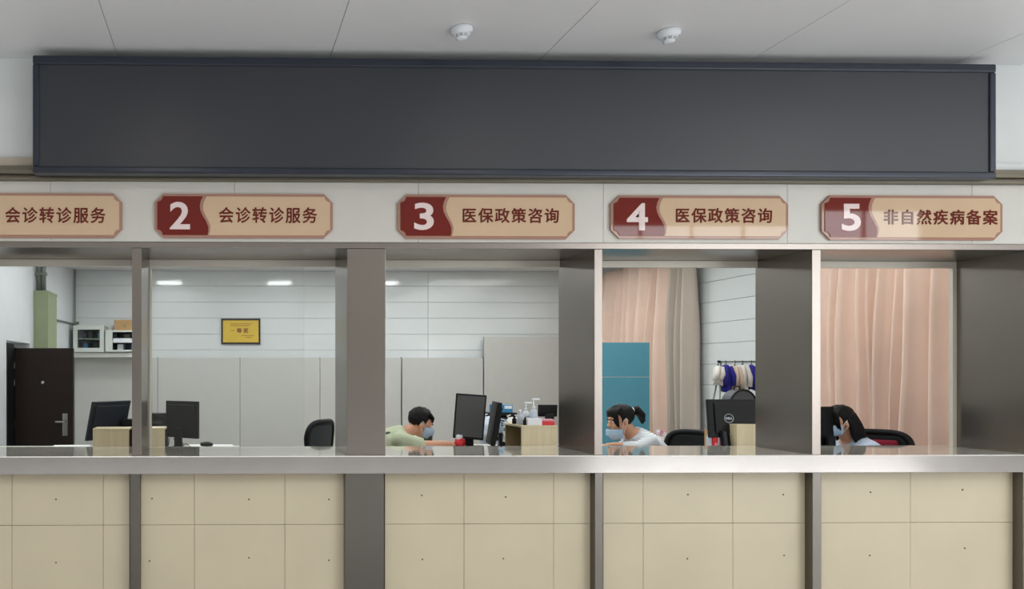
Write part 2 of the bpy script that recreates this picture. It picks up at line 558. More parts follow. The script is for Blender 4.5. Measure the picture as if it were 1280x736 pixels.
# office walls
wb = struct('wall_back', nb(XL - 1.2, XR + 0.2, YB + 0.012, YB + 0.2, 0, OCEIL + 0.1), M_seam)
lines = [337.3, 357.4, 377.6, 397.5, 417.5, 437.3]
zs = [at(380, y, YB).z for y in lines]
st = (zs[0] - zs[-1]) / 5
zall = [zs[0] + st * k for k in range(2, 0, -1)] + zs
while zall[-1] - st > OFL: zall.append(zall[-1] - st)
zall = [min(z, OCEIL) for z in zall] + [OFL]
vx = [XL, X_(535, YB), XR]
for z1, z0 in zip(zall[:-1], zall[1:]):
    if z1 - z0 < 0.01: continue
    for a, b in zip(vx[:-1], vx[1:]):
        obj('plank', nb(a + 0.002, b - 0.002, YB, YB + 0.012, z0 + 0.002, z1 - 0.002, bev=0.003, seg=1), M_plank, wb)
wr = struct('wall_right', nb(XR + 0.012, XR + 0.2, RV, YB + 0.012, 0, OCEIL + 0.1), M_seam)
for z1, z0 in zip(zall[:-1], zall[1:]):
    if z1 - z0 < 0.01: continue
    for a, b in ((RV, 3.2), (3.2, YB)):
        obj('plank', nb(XR, XR + 0.012, a + 0.002, b - 0.002, z0 + 0.002, z1 - 0.002, bev=0.003, seg=1), M_plank, wr)
# left wall with a doorway
DY0 = on_side(8, XL); DY1 = DY0 + 1.0
DZ = at(8, 425, DY0).z
wl = struct('wall_left')
obj('wall_section', nb(XL - 0.25, XL, RV, DY0, 0, OCEIL), M_leftwall, wl)
obj('wall_section', nb(XL - 0.25, XL, DY1, YB, 0, OCEIL), M_leftwall, wl)
obj('wall_section', nb(XL - 0.25, XL, DY0, DY1, DZ, OCEIL), M_leftwall, wl)
struct('wall_corridor', nb(XL - 1.2, XL - 1.0, DY0 - 1, DY1 + 1, 0, OCEIL), M_hall)
struct('ceiling', nb(XL - 1.2, XR + 0.2, RV, YB + 0.2, OCEIL, OCEIL + 0.1), M_ceil)
# open dark door
s = F / (DY0 + 0.3 + DIST)
dl = struct('door_1', label='dark brown office door standing open beside the left wall', loc=(XL + 0.005, DY0 + 0.3, OFL))
dt = at(50, 435, DY0 + 0.3).z - OFL
x1 = X_(91, DY0 + 0.3) - XL
x0 = X_(18, DY0 + 0.3) - XL
obj('door_leaf', nb(x0, x1, 0, 0.05, 0.01, dt, bev=0.003), M_door, dl)
obj('jamb', nb(0, x0 - 0.004, -0.02, 0.07, 0.0, dt + 0.01, bev=0.003), M_black, dl)
obj('jamb', nb(-0.26, 0.004, -0.30, -0.021, 0.0, dt + 0.05, bev=0.003), M_black, dl)  # black block added in the doorway gap to make the opening dark
for py in (457, 478, 529):
    z = at(15, py, DY0 + 0.3).z - OFL
    obj('hinge', nb(x0 - 0.03, x0 + 0.006, -0.028, -0.004, z - 0.035, z + 0.035, bev=0.002), M_chrome, dl)
hz = at(80, 530, DY0 + 0.3).z - OFL
hx = X_(81, DY0 + 0.3) - XL
hp = obj('handle_plate', nb(hx - 0.03, hx + 0.03, -0.01, 0.0, hz - 0.13, hz + 0.12, bev=0.003), M_chrome, dl)
bm = nb(hx - 0.1, hx + 0.01, -0.06, -0.045, hz + 0.02, hz + 0.04, bev=0.004)
tube(bm, [(hx, -0.05, hz + 0.03), (hx, -0.008, hz + 0.03)], 0.009)
lathe_ = bmesh.new()
obj('door_handle', bm, M_chrome, hp)
c = at(53, 478, DY0 + 0.3)
bm = bmesh.new(); lathe(bm, [(0.018, 0), (0.018, 0.006), (0.01, 0.008)], n=16)
xform(bm, Matrix.Translation((c.x - XL, 0, c.z - OFL)) @ Matrix.Rotation(PI / 2, 4, 'X'))
obj('peephole', bm, M_chrome, dl)
lathe_.free()

# office ceiling lamps (first row mirrors in the glossy planks; wide panels are added fill)
def lamp(px, Y, name, lab, w=0.5, l=0.5, X=None, z=OCEIL, em=E_OFF, cat='lamp', grp='flush square lamps in the office ceiling'):
    x = X if X is not None else px
    t = thing(name, lab, cat, (x, Y, z), 0, grp)
    obj('diffuser', nb(-w / 2 + 0.02, w / 2 - 0.02, -l / 2 + 0.02, l / 2 - 0.02, -0.02, -0.012), em, t)
    bm = bmesh.new()
    for sx in (-1, 1): box(bm, sx * w / 2 - 0.02, sx * w / 2 + 0.02, -l / 2 - 0.02, l / 2 + 0.02, -0.024, -0.0005)
    for sy in (-1, 1): box(bm, -w / 2, w / 2, sy * l / 2 - 0.02, sy * l / 2 + 0.02, -0.024, -0.0005)
    obj('lamp_frame', bm, M_frame, t)
lampd = 1.6 * F / 113.0            # path length of a mirrored lamp at row 352
LY = 2 * YB + DIST - lampd
for px in (212, 349, 482):
    X = (px - 280) / F * lampd
    lamp(0, LY, 'ceiling_lamp', 'flush square lamp in the office ceiling', 0.46, 0.55, X=X)
for X, Y in ((-1.2, 1.5), (1.0, 1.5), (3.1, 1.5), (4.55, 1.6), (4.4, 3.6), (4.3, 5.4), (-1.2, 3.4)):  # fill panels added to brighten the desks, walls and curtains
    lamp(0, Y, 'ceiling_lamp', 'wide soft fill panel added in the office ceiling above the staff desks', 1.4, 1.4, X=X, em=E_FILL, grp='added fill panels above the staff desks')
# fill panels added to the hall ceiling (above the viewer, outside the frame)
for X in (-3.2, -0.5, 2.2, 4.9, 7.6):
    lamp(0, -2.2, 'ceiling_lamp', 'square fill panel added in the unseen hall ceiling', 0.6, 0.6, X=X, z=CEILZ, em=E_HALL_FILL, grp='added fill panels in the hall ceiling')

# ------------------------------------------------------------------ service window frames and glass
zft = at(640, 326, RV - 0.02).z
bayx = [(-70, 165), (177, 434), (482, 743), (753, 1015), (1026, 1288)]
for i, (a, b) in enumerate(bayx):
    x0, x1 = X_(a, 0), X_(b, 0)
    w = struct('window_%d' % (i + 1))
    zh = at(640, 334, RV - 0.02).z
    obj('header_rail', nb(x0 + 0.002, x1 - 0.002, RV - 0.03, RV + 0.0, zh, zl0 - 0.001, bev=0.002), M_frame, w)
    obj('stile', nb(x0 + 0.001, x0 + 0.016, RV - 0.03, RV, zc1 + 0.001, zh - 0.001), M_frame, w)
    if i == 4:
        obj('stile', nb(x1 - 0.030, x1 - 0.001, RV - 0.03, RV, zc1 + 0.001, zh - 0.001), M_frame, w)
    if i == 1:      # the other sashes are slid away; this one still shows its glass
        xe = X_(380, RV - 0.015)
        obj('glass_pane', nb(x0 + 0.018, xe, RV - 0.018, RV - 0.012, zc1 + 0.002, zh - 0.002), GLASS, w)

# ------------------------------------------------------------------ display over the counter
yl, yr = -0.19, -0.15
A = at(40.5, 68.5, yl); B = at(1246, 79, yr)
A0 = at(40.5, 215.5, yl); B0 = at(1246, 220, yr)
ang = math.atan2(B.y - A.y, B.x - A.x)
Wd = math.hypot(B.x - A.x, B.y - A.y)
zt_ = min(A.z, CEILZ - 0.004) if A.z > CEILZ else A.z
Ht = zt_ - A0.z
disp = thing('display_panel', 'very wide blank dark grey display screen hung above the service windows', 'display', (A.x, A.y, A0.z), ang)
fr = 0.042
obj('display_face', nb(fr - 0.01, Wd - fr + 0.01, 0.012, 0.05, fr - 0.01, Ht - fr * 1.2 + 0.01), M_display, disp)
for nm, bxx in (('frame_bottom', (0, Wd, 0, 0.10, 0, fr)), ('frame_top', (0, Wd, 0, 0.10, Ht - fr * 1.3, Ht)),
                ('frame_side', (0, fr, 0, 0.10, fr + 0.0005, Ht - fr * 1.3 - 0.0005)),
                ('frame_side', (Wd - fr, Wd, 0, 0.10, fr + 0.0005, Ht - fr * 1.3 - 0.0005))):
    obj(nm, nb(*bxx, bev=0.012, seg=3), M_display_frame, disp)
obj('rear_housing', nb(0.05, Wd - 0.05, 0.095, -yl - 0.045, 0.12, Ht - 0.02), M_black, disp)

# ------------------------------------------------------------------ smoke detectors
for px, py, lab in ((577, 33, 'left of the two white smoke detectors on the ceiling'), (836, 35, 'right of the two white smoke detectors on the ceiling')):
    u = (CY - py) / F
    Yd = (CEILZ - EYE) / u - DIST
    p = at(px, py, Yd)
    t = thing('smoke_detector', lab, 'smoke detector', (p.x, p.y, CEILZ))
    bm = bmesh.new(); lathe(bm, [(0.045, -0.0005), (0.062, -0.001), (0.065, -0.012), (0.062, -0.03), (0.045, -0.042)], n=28)
    obj('body', bm, M_white_plastic, t, True)
    bm = bmesh.new(); lathe(bm, [(0.036, -0.042), (0.036, -0.052), (0.030, -0.056)], n=24)
    obj('vent_ring', bm, M_seam, t, True, label='slotted grey vent ring')
    bm = bmesh.new(); lathe(bm, [(0.034, -0.056), (0.034, -0.064), (0.02, -0.070)], n=24)
    cp = obj('cap', bm, M_white_plastic, t, True)
    for k in range(8):
        a = k * PI / 4
        bm = nb(0.032, 0.0385, -0.004, 0.004, -0.056, -0.042)
        xform(bm, Matrix.Rotation(a, 4, 'Z'))
        obj('fin', bm, M_white_plastic, cp)
    bm = bmesh.new(); ellipsoid(bm, (0.045, -0.03, -0.036), (0.004, 0.004, 0.004), u=8, v=6)
    obj('indicator', bm, M_red_plastic, t)

# ------------------------------------------------------------------ signs
def notch(w, h, r, concave, n=5):
    pts = []
    for (cx, cz, a0) in ((w, h, PI), (0, h, 1.5 * PI), (0, 0, 0), (w, 0, 0.5 * PI)):
        arc = []
        for k in range(n + 1):
            a = a0 + (PI / 2) * k / n
            arc.append((cx + r * math.cos(a), cz + r * math.sin(a)))
        if not concave:   # convex rounded corner
            arc = []
            sx = -1 if cx else 1; sz = -1 if cz else 1
            for k in range(n + 1):
                a = a0 + (PI / 2) * k / n
                ccx, ccz = cx + sx * r, cz + sz * r
                # order from first tangent to second tangent
                arc.append((ccx - r * math.cos(a + (0)) * 1.0, ccz - r * math.sin(a)))
            arc = arc[::-1] if False else arc
        pts.append(arc)
    return pts

def outline(w, h, r, concave, inset=0.0, n=6):
    """closed corner-notched rectangle, counter-clockwise from the lower left corner"""
    pts = []
    corners = [(0, 0, 1, 1), (w, 0, -1, 1), (w, h, -1, -1), (0, h, 1, -1)]
    for i, (cx, cz, sx, sz) in enumerate(corners):
        arc = []
        for k in range(n + 1):
            a = (PI / 2) * k / n
            if concave:
                dx, dz = r * math.sin(a), r * math.cos(a)      # circle about the corner
            else:
                dx, dz = r - r * math.cos(a), r - r * math.sin(a)
            arc.append((cx + sx * dx, cz + sz * dz))
        if concave:
            if sx * sz < 0: arc = arc[::-1]
        else:
            if sx * sz < 0: arc = arc[::-1]
        pts += arc
    return [(x + inset, z + inset) for x, z in pts]

def outer_outline(w, h, r):
    """stepped corner: small shoulder, concave bite, small shoulder"""
    k = r * 0.28
    out = []
    base = outline(w, h, r, True, 0, 5)
    n = 6
    for i in range(4):
        out += base[i * n:(i + 1) * n]
    return out

SY = -0.024
signs = [(-69, 153, 242, 297.5, '1', '会诊转诊服务', (8, 132), (260, 279), 'sign cut by the left edge of the photo, above the first window'),
         (193.5, 415.5, 243, 298, '2', '会诊转诊服务', (274, 395.5), (260, 279), 'sign numbered 2, between the narrow left post and the wide pillar'),
         (496.5, 717, 244, 299, '3', '医保政策咨询', (577.5, 696.5), (261, 279), 'sign numbered 3, just right of the wide brown-grey pillar'),
         (762, 983, 245, 299, '4', '医保政策咨询', (843, 962), (261, 279), 'sign numbered 4, its lower half glazed by a daylight reflection'),
         (1025, 1250, 245, 300.5, '5', '非自然疾病备案', (1102, 1243), (263, 281), 'sign numbered 5, rightmost, with seven characters')]
for (a, b, t_, b_, num, txt, tx, tz, lab) in signs:
    x0, x1 = X_(a, SY), X_(b, SY)
    z0, z1 = at((a + b) / 2, b_, SY).z, at((a + b) / 2, t_, SY).z
    w, h = x1 - x0, z1 - z0
    tilt = {'5': 0.0, '4': 0.0}.get(num, 0)
    sg = thing('window_sign', lab, 'sign', (x0, SY, z0), 0, 'numbered signs over the service windows')
    r = 0.045
    bm = prism(bmesh.new(), outline(w, h, 0.058, True, 0, 1), -0.016, -0.0005)
    obj('backing_plate', bm, M_border, sg)
    ins = 0.018
    iw, ih = w - 2 * ins, h - 2 * ins
    ir = 0.036
    bm = prism(bmesh.new(), outline(iw, ih, ir, True, ins, 5), -0.019, -0.0155)
    obj('cream_field', bm, M_cream, sg)
    # red end with wavy edge
    s_ = 1 / 190.0
    def X2(p): return (p - 496.5) * s_ * (w / (220.5 * s_))
    wav = [(556.2, 0.0), (553.6, 0.12), (552.4, 0.24), (553.0, 0.36), (556.0, 0.5), (560.0, 0.64), (562.8, 0.78), (563.0, 0.9), (562.0, 1.0)]
    zz = lambda t: ins + ih * (1 - t)
    io = outline(iw, ih, ir, True, ins, 5)
    leftb = [p for p in io[0:6]]          # lower-left corner
    leftt = [p for p in io[18:24]]        # upper-left corner
    def left_only(ps): return ps
    poly = sorted(leftb, key=lambda p: -p[1])
    poly = sorted(leftb, key=lambda p: (p[0] - p[1]))        # from left side to the bottom
    edge = [(X2(x), zz(t)) for x, t in wav][::-1]             # upward
    top = sorted(leftt, key=lambda p: -(p[0] + p[1]))
    bm = prism(bmesh.new(), poly + edge + top, -0.0215, -0.0185)
    obj('maroon_end', bm, M_red, sg)
    st1 = [(X2(x), zz(t)) for x, t in wav]
    wd = [4.5, 4.2, 4.0, 3.6, 3.6, 3.2, 2.8, 2.0, 1.4]
    st2 = [(X2(x + wd[k]), zz(t)) for k, (x, t) in enumerate(wav)][::-1]
    bm = prism(bmesh.new(), (st1 + st2), -0.0208, -0.0182)
    obj('wavy_stripe', bm, M_border, sg)
    nx = {'1': 33, '2': 31.6, '3': 32.4, '4': 32.4, '5': 35.5}[num]
    nw = {'1': 14, '2': 25, '3': 24.5, '4': 26.5, '5': 24.5}[num]
    c = at(a + nx, 0, SY).x - x0
    cz = (z1 - z0) * 0.5
    hw = nw / 2 * s_; hh = 17 * s_
    text_mesh('number', num, c - hw, c + hw, cz - hh, cz + hh, -0.0215, M_signnum, sg, bold=0.022)
    ta, tb = X_(tx[0], SY) - x0, X_(tx[1], SY) - x0
    za, zb = at((a + b) / 2, tz[1], SY).z - z0, at((a + b) / 2, tz[0], SY).z - z0
    text_mesh('lettering', txt, ta, tb, za, zb, -0.019, M_signtxt, sg, bold=0.0, spacing=1.18, thick=0.0022)

# ================================================================== OFFICE BACKGROUND
# partition screens along the back wall
YP = YB - 0.12
def partition(pa, pb, py, lab, seamlist):
    x0 = X_(pa, YP); zt = at(pa, py, YP).z
    t = thing('partition_screen', lab, 'partition', (x0, YP, OFL))
    e = [pa] + seamlist + [pb]
    for a, b in zip(e[:-1], e[1:]):
        obj('panel', nb(X_(a, YP) - x0 + 0.003, X_(b, YP) - x0 - 0.003, 0, 0.04, 0.0, zt - OFL, bev=0.004), M_partition, t)
        obj('post', nb(X_(b, YP) - x0 - 0.0028, X_(b, YP) - x0 + 0.0028, 0.005, 0.045, 0.0, zt - OFL + 0.01), M_black, t)
partition(93, 501.5, 447, 'low grey office partition of wide flat panels along the back wall', [197, 300, 400])
partition(502.5, 604, 447, 'grey partition screen with dark edges behind the man in green', [])
partition(605, 746, 421, 'taller plain grey partition behind the pump bottles', [])

# gold plaque
p0 = at(276.5, 430, YB - 0.03); p1 = at(325.5, 398, YB - 0.03)
t = thing('award_plaque', 'yellow gold award plaque in a dark frame on the white plank wall', 'plaque', (p0.x, YB - 0.001, p0.z))
w, h = p1.x - p0.x, p1.z - p0.z
bm = bmesh.new()
fw = 0.028
box(bm, 0, w, -0.035, 0, 0, fw, bev=0.003); box(bm, 0, w, -0.035, 0, h - fw, h, bev=0.003)
box(bm, 0, fw, -0.035, 0, fw, h - fw, bev=0.003); box(bm, w - fw, w, -0.035, 0, fw, h - fw, bev=0.003)
obj('frame', bm, M_door, t)
pl = obj('gold_plate', nb(fw * 0.8, w - fw * 0.8, -0.024, -0.001, fw * 0.8, h - fw * 0.8), M_gold, t)
text_mesh('lettering', '等 奖', w * 0.40, w * 0.69, h * 0.44, h * 0.62, -0.024, M_goldtxt, pl, bold=0.0, thick=0.003)
bm = bmesh.new()
for (a, b, z) in ((0.24, 0.76, 0.79), (0.24, 0.70, 0.72), (0.24, 0.33, 0.53), (0.52, 0.84, 0.33), (0.63, 0.78, 0.26)):
    x = a
    while x < b:
        box(bm, w * x, w * (x + 0.018), -0.0255, -0.024, h * z - 0.006, h * z + 0.006)
        x += 0.027
o = obj('small_lettering', bm, M_goldtxt, pl); o['kind'] = 'stuff'

# green steel duct in the left corner, with pipes above
YG = on_side(42, XL)
g0 = at(42, 363, YG); g1 = at(60, 363, YG)
dep = on_side(0, 1) * 0 + 0.42
t = thing('green_duct', 'green painted steel duct box standing against the left wall', 'duct', ((g0.x + g1.x) / 2, YG, OFL))
hw = (g1.x - g0.x) / 2
obj('duct_body', nb(-hw + 0.002, hw, 0, 0.50, 0, g0.z - OFL, bev=0.004), M_green, t)
obj('top_cap', nb(-hw + 0.002, hw + 0.006, -0.006, 0.506, g0.z - OFL - 0.03, g0.z - OFL, bev=0.002), M_green, t)
for k, px in enumerate((48.5, 54.5)):
    X = X_(px, YG + 0.1)
    bm = tube(bmesh.new(), [(X - t.location.x, 0.1, g0.z - OFL), (X - t.location.x, 0.1, OCEIL - OFL - 0.002)], 0.032, n=12)
    obj('riser_pipe', bm, M_pipe, t, True)
    z = at(50, 341, YG).z - OFL
    obj('pipe_clamp', nb(X - t.location.x - 0.04, X - t.location.x + 0.04, 0.06, 0.14, z - 0.02, z + 0.02, bev=0.004), M_pipe, t)
# conduit
YC = YB - 0.06
pts = [at(92.5, 334 - 20, YC), at(92.5, 401, YC), at(97, 403, YC)]
pts = [at(93.5, 322, YC), at(93.5, 403, YC)]
bm = tube(bmesh.new(), [at(93.8, 323, YC), at(93.8, 402.5, YC)], 0.012)
box(bm, at(93, 0, YC).x, at(98, 0, YC).x, YC - 0.02, YC + 0.055, at(93, 405, YC).z, at(93, 402, YC).z)
tag(obj('conduit', bm, M_pipe), 'thin vertical cable conduit in the left rear corner', 'conduit')
z = at(90, 405, YC).z
bm = tube(bmesh.new(), [(XL + 0.02, YG + 0.5, at(75, 404, 6.2).z), (XL + 0.02, YC - 0.06, z), (XL + 0.05, YC, z - 0.02), (XL + 0.05, YC, at(90, 446, YC).z)], 0.016)
tag(obj('conduit', bm, M_pipe), 'thin bent conduit from the green duct down to the corner', 'conduit')

# wall cabinets
YK = YB - 0.42
def cabinet(pa, pb, pt, pb_, lab, kind):
    a = at(pa, pb_, YK); b = at(pb, pt, YK)
    t = thing('wall_cabinet', lab, 'cabinet', (a.x, YK, a.z))
    w, h = b.x - a.x, b.z - a.z
    D = YB - 0.005 - YK
    bm = bmesh.new()
    box(bm, 0, w, 0.02, D, 0, 0.02); box(bm, 0, w, 0.02, D, h - 0.02, h)
    box(bm, 0, 0.02, 0.02, D, 0.02, h - 0.02); box(bm, w - 0.02, w, 0.02, D, 0.02, h - 0.02)
    box(bm, 0.02, w - 0.02, D - 0.01, D, 0.02, h - 0.02)
    obj('body', bm, M_cab, t)
    obj('shelf', nb(0.02, w - 0.02, 0.04, D - 0.01, h * 0.48, h * 0.48 + 0.015), M_cab, t)
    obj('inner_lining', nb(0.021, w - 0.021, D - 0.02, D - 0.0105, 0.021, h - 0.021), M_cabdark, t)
    for k in range(5):
        x = 0.07 + k * (w - 0.14) / 4.6
        hh = random.uniform(0.08, h * 0.36)
        m = random.choice([M_cab, M_bluebox, M_white_plastic, M_greencup, M_cabdark])
        o_ = nb(x, x + (w - 0.14) / 5.4, 0.10, D - 0.1, (0.021 if k % 2 else h * 0.48 + 0.016), (0.021 if k % 2 else h * 0.48 + 0.016) + hh, bev=0.004)
        obj('stored_item', o_, m, t)
    fwd = 0.065 if kind == 'door' else 0.03
    bm = bmesh.new()
    if kind == 'door':
        box(bm, 0, w, 0, 0.018, 0, fwd, bev=0.002); box(bm, 0, w, 0, 0.018, h - fwd, h, bev=0.002)
        box(bm, 0, fwd, 0, 0.018, fwd, h - fwd); box(bm, w - fwd, w, 0, 0.018, fwd, h - fwd)
        d = obj('door', bm, M_cab, t)
        obj('glass_pane', nb(fwd, w - fwd, 0.006, 0.012, fwd, h - fwd), GLASS, d)
    else:
        box(bm, 0, 0.11, 0, 0.018, 0, h, bev=0.002); box(bm, 0.11, w, 0, 0.018, 0, 0.03); box(bm, 0.11, w, 0, 0.018, h - 0.03, h)
        d = obj('front_frame', bm, M_cab, t)
        obj('ledge', nb(0.12, w - 0.03, 0.0, 0.03, h * 0.42, h * 0.62, bev=0.004), M_white_plastic, d)
    return t, a, b, w, h
cabinet(91.5, 130, 406.5, 440, 'pale wall cabinet with a glass door, beside the corner', 'door')
_, a, b, w, h = cabinet(131.5, 182, 412.5, 439.5, 'pale open wall cabinet partly behind the narrow steel post', 'open')
obj_ = thing('cardboard_box', 'brown cardboard box lying on top of the open wall cabinet', 'box', (a.x + 0.13, YK + 0.05, b.z + 0.0005))
ww = X_(180, YK) - X_(144, YK)
hh = at(144, 399, YK).z - at(144, 412, YK).z
obj('carton', nb(0, ww, 0, 0.28, 0, hh, bev=0.003), M_card, obj_)
obj('flap_seam', nb(0.02, ww - 0.02, -0.001, 0.0, hh * 0.74, hh * 0.78), M_wood_dark, obj_)
obj('printed_mark', nb(ww * 0.3, ww * 0.42, -0.0015, 0.0, hh * 0.25, hh * 0.6), M_wood_dark, obj_)
# shelf board under the cabinets
a = at(92, 446.5, YK); b = at(182, 440.5, YK)
tag(obj('shelf_board', nb(a.x, b.x, YK + 0.03, YB - 0.005, a.z, b.z, bev=0.002), M_partition), 'grey shelf board carrying the two wall cabinets', 'shelf')

# ------------------------------------------------------------------ curtains on the right wall
def curtain(ya, yb, folds, m, name, lab, amp=0.07, off=0.14, zt=3.22, seed=0, cat='curtain'):
    rnd = random.Random(seed)
    bm = bmesh.new()
    n = folds * 12
    nz = 14
    ph = [rnd.uniform(-0.5, 0.5) for _ in range(folds + 2)]
    am = [rnd.uniform(0.55, 1.25) for _ in range(folds + 2)]
    wid = [rnd.uniform(0.55, 1.5) for _ in range(folds)]
    rows = []
    for j in range(nz + 1):
        v = j / nz
        z = (zt - OFL - 0.06) * (1 - v) + 0.04
        row = []
        for i in range(n + 1):
            u = i / n
            k = u * folds
            ki = int(k)
            q = k - ki
            phs = ph[ki] * (1 - q) + ph[ki + 1] * q
            a = (am[ki] * (1 - q) + am[ki + 1] * q) * amp * (0.45 + 0.55 * min(1, v * 3))
            ws = sum(wid[:ki]) + (wid[ki] * q if ki < folds else 0)
            x = -off + a * math.sin(2 * PI * k + 0.6 * phs) + 0.3 * a * math.sin(4 * PI * k + 2.3 * phs + 0.5 * v) + 0.012 * math.sin(6 * v + ki * 1.7)
            y = (yb - ya) * ws / sum(wid) + 0.05 * math.sin(1.6 * v * PI + phs * 5) * v * (1 if 0 < i < n else 0)
            row.append(bm.verts.new((x, y, z)))
        rows.append(row)
    for r1, r2 in zip(rows[:-1], rows[1:]):
        for i in range(n):
            bm.faces.new((r1[i], r1[i + 1], r2[i + 1], r2[i]))
    t = thing(name, lab, cat, (XR, ya, OFL))
    o = obj('drape', bm, m, t, True)
    sd = o.modifiers.new('thick', 'SOLIDIFY'); sd.thickness = 0.004
    bm = tube(bmesh.new(), [(-off, 0.0, zt - OFL), (-off, yb - ya - 0.01, zt - OFL)], 0.014, n=10)
    obj('curtain_rod', bm, M_frame, t, True)
    return t
y1 = on_side(753, XR - 0.14); y2 = on_side(843, XR - 0.14); y3 = on_side(868, XR - 0.14)
curtain(y2, y1 - 0.0, 8, M_curtain, 'curtain', 'salmon pink curtain behind the teal board', seed=3, amp=0.11, off=0.17)
curtain(y3, y2 - 0.06, 3, M_curtain2, 'curtain', 'grey beige curtain at the right end of the pink one', seed=5, amp=0.10, off=0.17)
y4 = on_side(1022, XR - 0.14); 
curtain(RV + 0.10, y4, 11, M_curtain, 'curtain', 'wide pink curtain filling window 5', seed=12, amp=0.085, off=0.13)

# teal board behind the woman
YT = 4.2
a = at(744, 560, YT); b = at(812, 428, YT)
t = thing('teal_board', 'teal blue standing board behind the woman with the ponytail', 'board', ((a.x + b.x) / 2, YT, OFL))
hw = (b.x - a.x) / 2
zm = at(780, 471, YT).z - OFL
obj('lower_panel', nb(-hw, hw, 0, 0.04, 0.02, zm - 0.002, bev=0.003), M_teal, t)
obj('upper_panel', nb(-hw, hw, 0, 0.04, zm + 0.002, b.z - OFL, bev=0.003), M_teal, t)
for sx in (-1, 1):
    obj('foot', nb(sx * (hw - 0.06) - 0.02, sx * (hw - 0.06) + 0.02, -0.12, 0.16, 0, 0.02, bev=0.004), M_chrome, t)

# ================================================================== DESKS
DZT = 1.08
def desk(pa, pb, y0, y1, lab):
    x0, x1 = X_(pa, (y0 + y1) / 2), X_(pb, (y0 + y1) / 2)
    t = thing('desk', lab, 'desk', ((x0 + x1) / 2, (y0 + y1) / 2, OFL))
    hw, hd = (x1 - x0) / 2, (y1 - y0) / 2
    h = DZT - OFL
    obj('desk_top', nb(-hw, hw, -hd, hd, h - 0.025, h, bev=0.003), M_desk, t)
    for sx in (-1, 1):
        obj('side_panel', nb(sx * (hw - 0.03) - 0.012, sx * (hw - 0.03) + 0.012, -hd + 0.02, hd - 0.02, 0, h - 0.026), M_wood, t)
    obj('modesty_panel', nb(-hw + 0.045, hw - 0.045, -hd + 0.04, -hd + 0.055, 0.15, h - 0.026), M_wood, t)
    return t
desk(-60, 300, 0.66, 1.42, 'white-topped desk behind windows 1 and 2')
desk(513, 786, 0.66, 1.50, 'white-topped desk between the man in green and the ponytailed woman')
desk(872, 1046, 0.66, 1.22, 'white-topped desk carrying the big black monitor')

# wooden desk hutches
def riser(pl, pr, pt, Y, dep, lab, open_side=1):
    a = at(pl, 465, Y).x; b = at(pr, 465, Y).x; z = at((pl + pr) / 2, pt, Y).z
    t = thing('desk_riser', lab, 'box', (a, Y, DZT))
    w, h = b - a, z - DZT
    k = 0.016
    obj('top_panel', nb(0, w, 0, dep, h - k, h, bev=0.0015, seg=1), M_wood, t)
    obj('front_panel', nb(0, w, 0, k, 0.0, h - k - 0.0005, bev=0.001, seg=1), M_wood, t)
    if open_side > 0:
        obj('side_panel', nb(0, k, k, dep, 0.0, h - k - 0.0005), M_wood, t)
    else:
        obj('side_panel', nb(w - k, w, k, dep, 0.0, h - k - 0.0005), M_wood, t)
    obj('rear_panel', nb(k, w - k, dep - k, dep, 0.0, h - k - 0.0005), M_wood_dark, t)  # shade inside the open box is put into this panel's colour
    return t, a, z
riser(116, 161, 535.5, 0.86, 0.2, 'pale wooden box riser left of the narrow steel post')
riser(168, 206, 535, 0.86, 0.2, 'pale wooden box riser right of the narrow steel post')
rt, rx, rz_ = riser(652, 697, 532, 0.98, 0.4, 'pale wooden box riser under the pump bottles', -1)
riser(921, 958, 530.5, 0.95, 0.28, 'pale box riser in front of the big black monitor')

# ------------------------------------------------------------------ monitors
def monitor(name, lab, loc, rz, w, h, tilt=0.0, lift=0.08, mcol=M_black, thick=0.03, bulge=True, logo=False, screen=M_screen, arm_h=None, base=True, roll=0.0):
    """local: screen faces -y, back +y"""
    t = thing(name, lab, 'monitor', loc, rz)
    cz = lift + h / 2
    T = Matrix.Translation((0, 0, cz)) @ Matrix.Rotation(tilt, 4, 'X') @ Matrix.Rotation(roll, 4, 'Y')
    hs = obj('housing', xform(nb(-w / 2, w / 2, -thick / 2, thick / 2, -h / 2, h / 2, bev=0.006), T), mcol, t)
    obj('screen', xform(nb(-w / 2 + 0.012, w / 2 - 0.012, -thick / 2 - 0.0015, -thick / 2 + 0.002, -h / 2 + 0.02, h / 2 - 0.012), T), screen, t)
    if bulge:
        obj('rear_cover', xform(nb(-w * 0.40, w * 0.40, thick / 2 - 0.002, thick / 2 + 0.012, -h * 0.38, h * 0.40, bev=0.006, seg=3), T), mcol, t)
    yb = thick / 2 + 0.035
    obj('stand_neck', nb(-0.035, 0.035, yb - 0.012, yb + 0.012, 0.008, cz - h * 0.22, bev=0.004), mcol, t)
    obj('stand_base', nb(-0.12, 0.12, yb - 0.11, yb + 0.07, 0, 0.012, bev=0.005), mcol, t)
    if logo:
        bm = bmesh.new()
        n = 28
        for k in range(n):
            a0, a1 = 2 * PI * k / n, 2 * PI * (k + 1) / n
            tube(bm, [(0.034 * math.cos(a0), 0.0, 0.034 * math.sin(a0)), (0.034 * math.cos(a1), 0.0, 0.034 * math.sin(a1))], 0.0022, n=5)
        yy = thick / 2 + 0.0145
        ex = 0.085
        lg = obj('round_emblem', xform(bm, T @ Matrix.Translation((ex, yy, 0.0))), M_logo, t, label='silver ring emblem')
        tm = text_mesh('emblem_lettering', 'DELL', -0.026, 0.026, -0.009, 0.009, 0, M_logo, lg, bold=0.03)
        tm.matrix_local = T @ Matrix.Translation((ex, yy, 0.0)) @ Matrix.Rotation(PI, 4, 'Z')
    return t
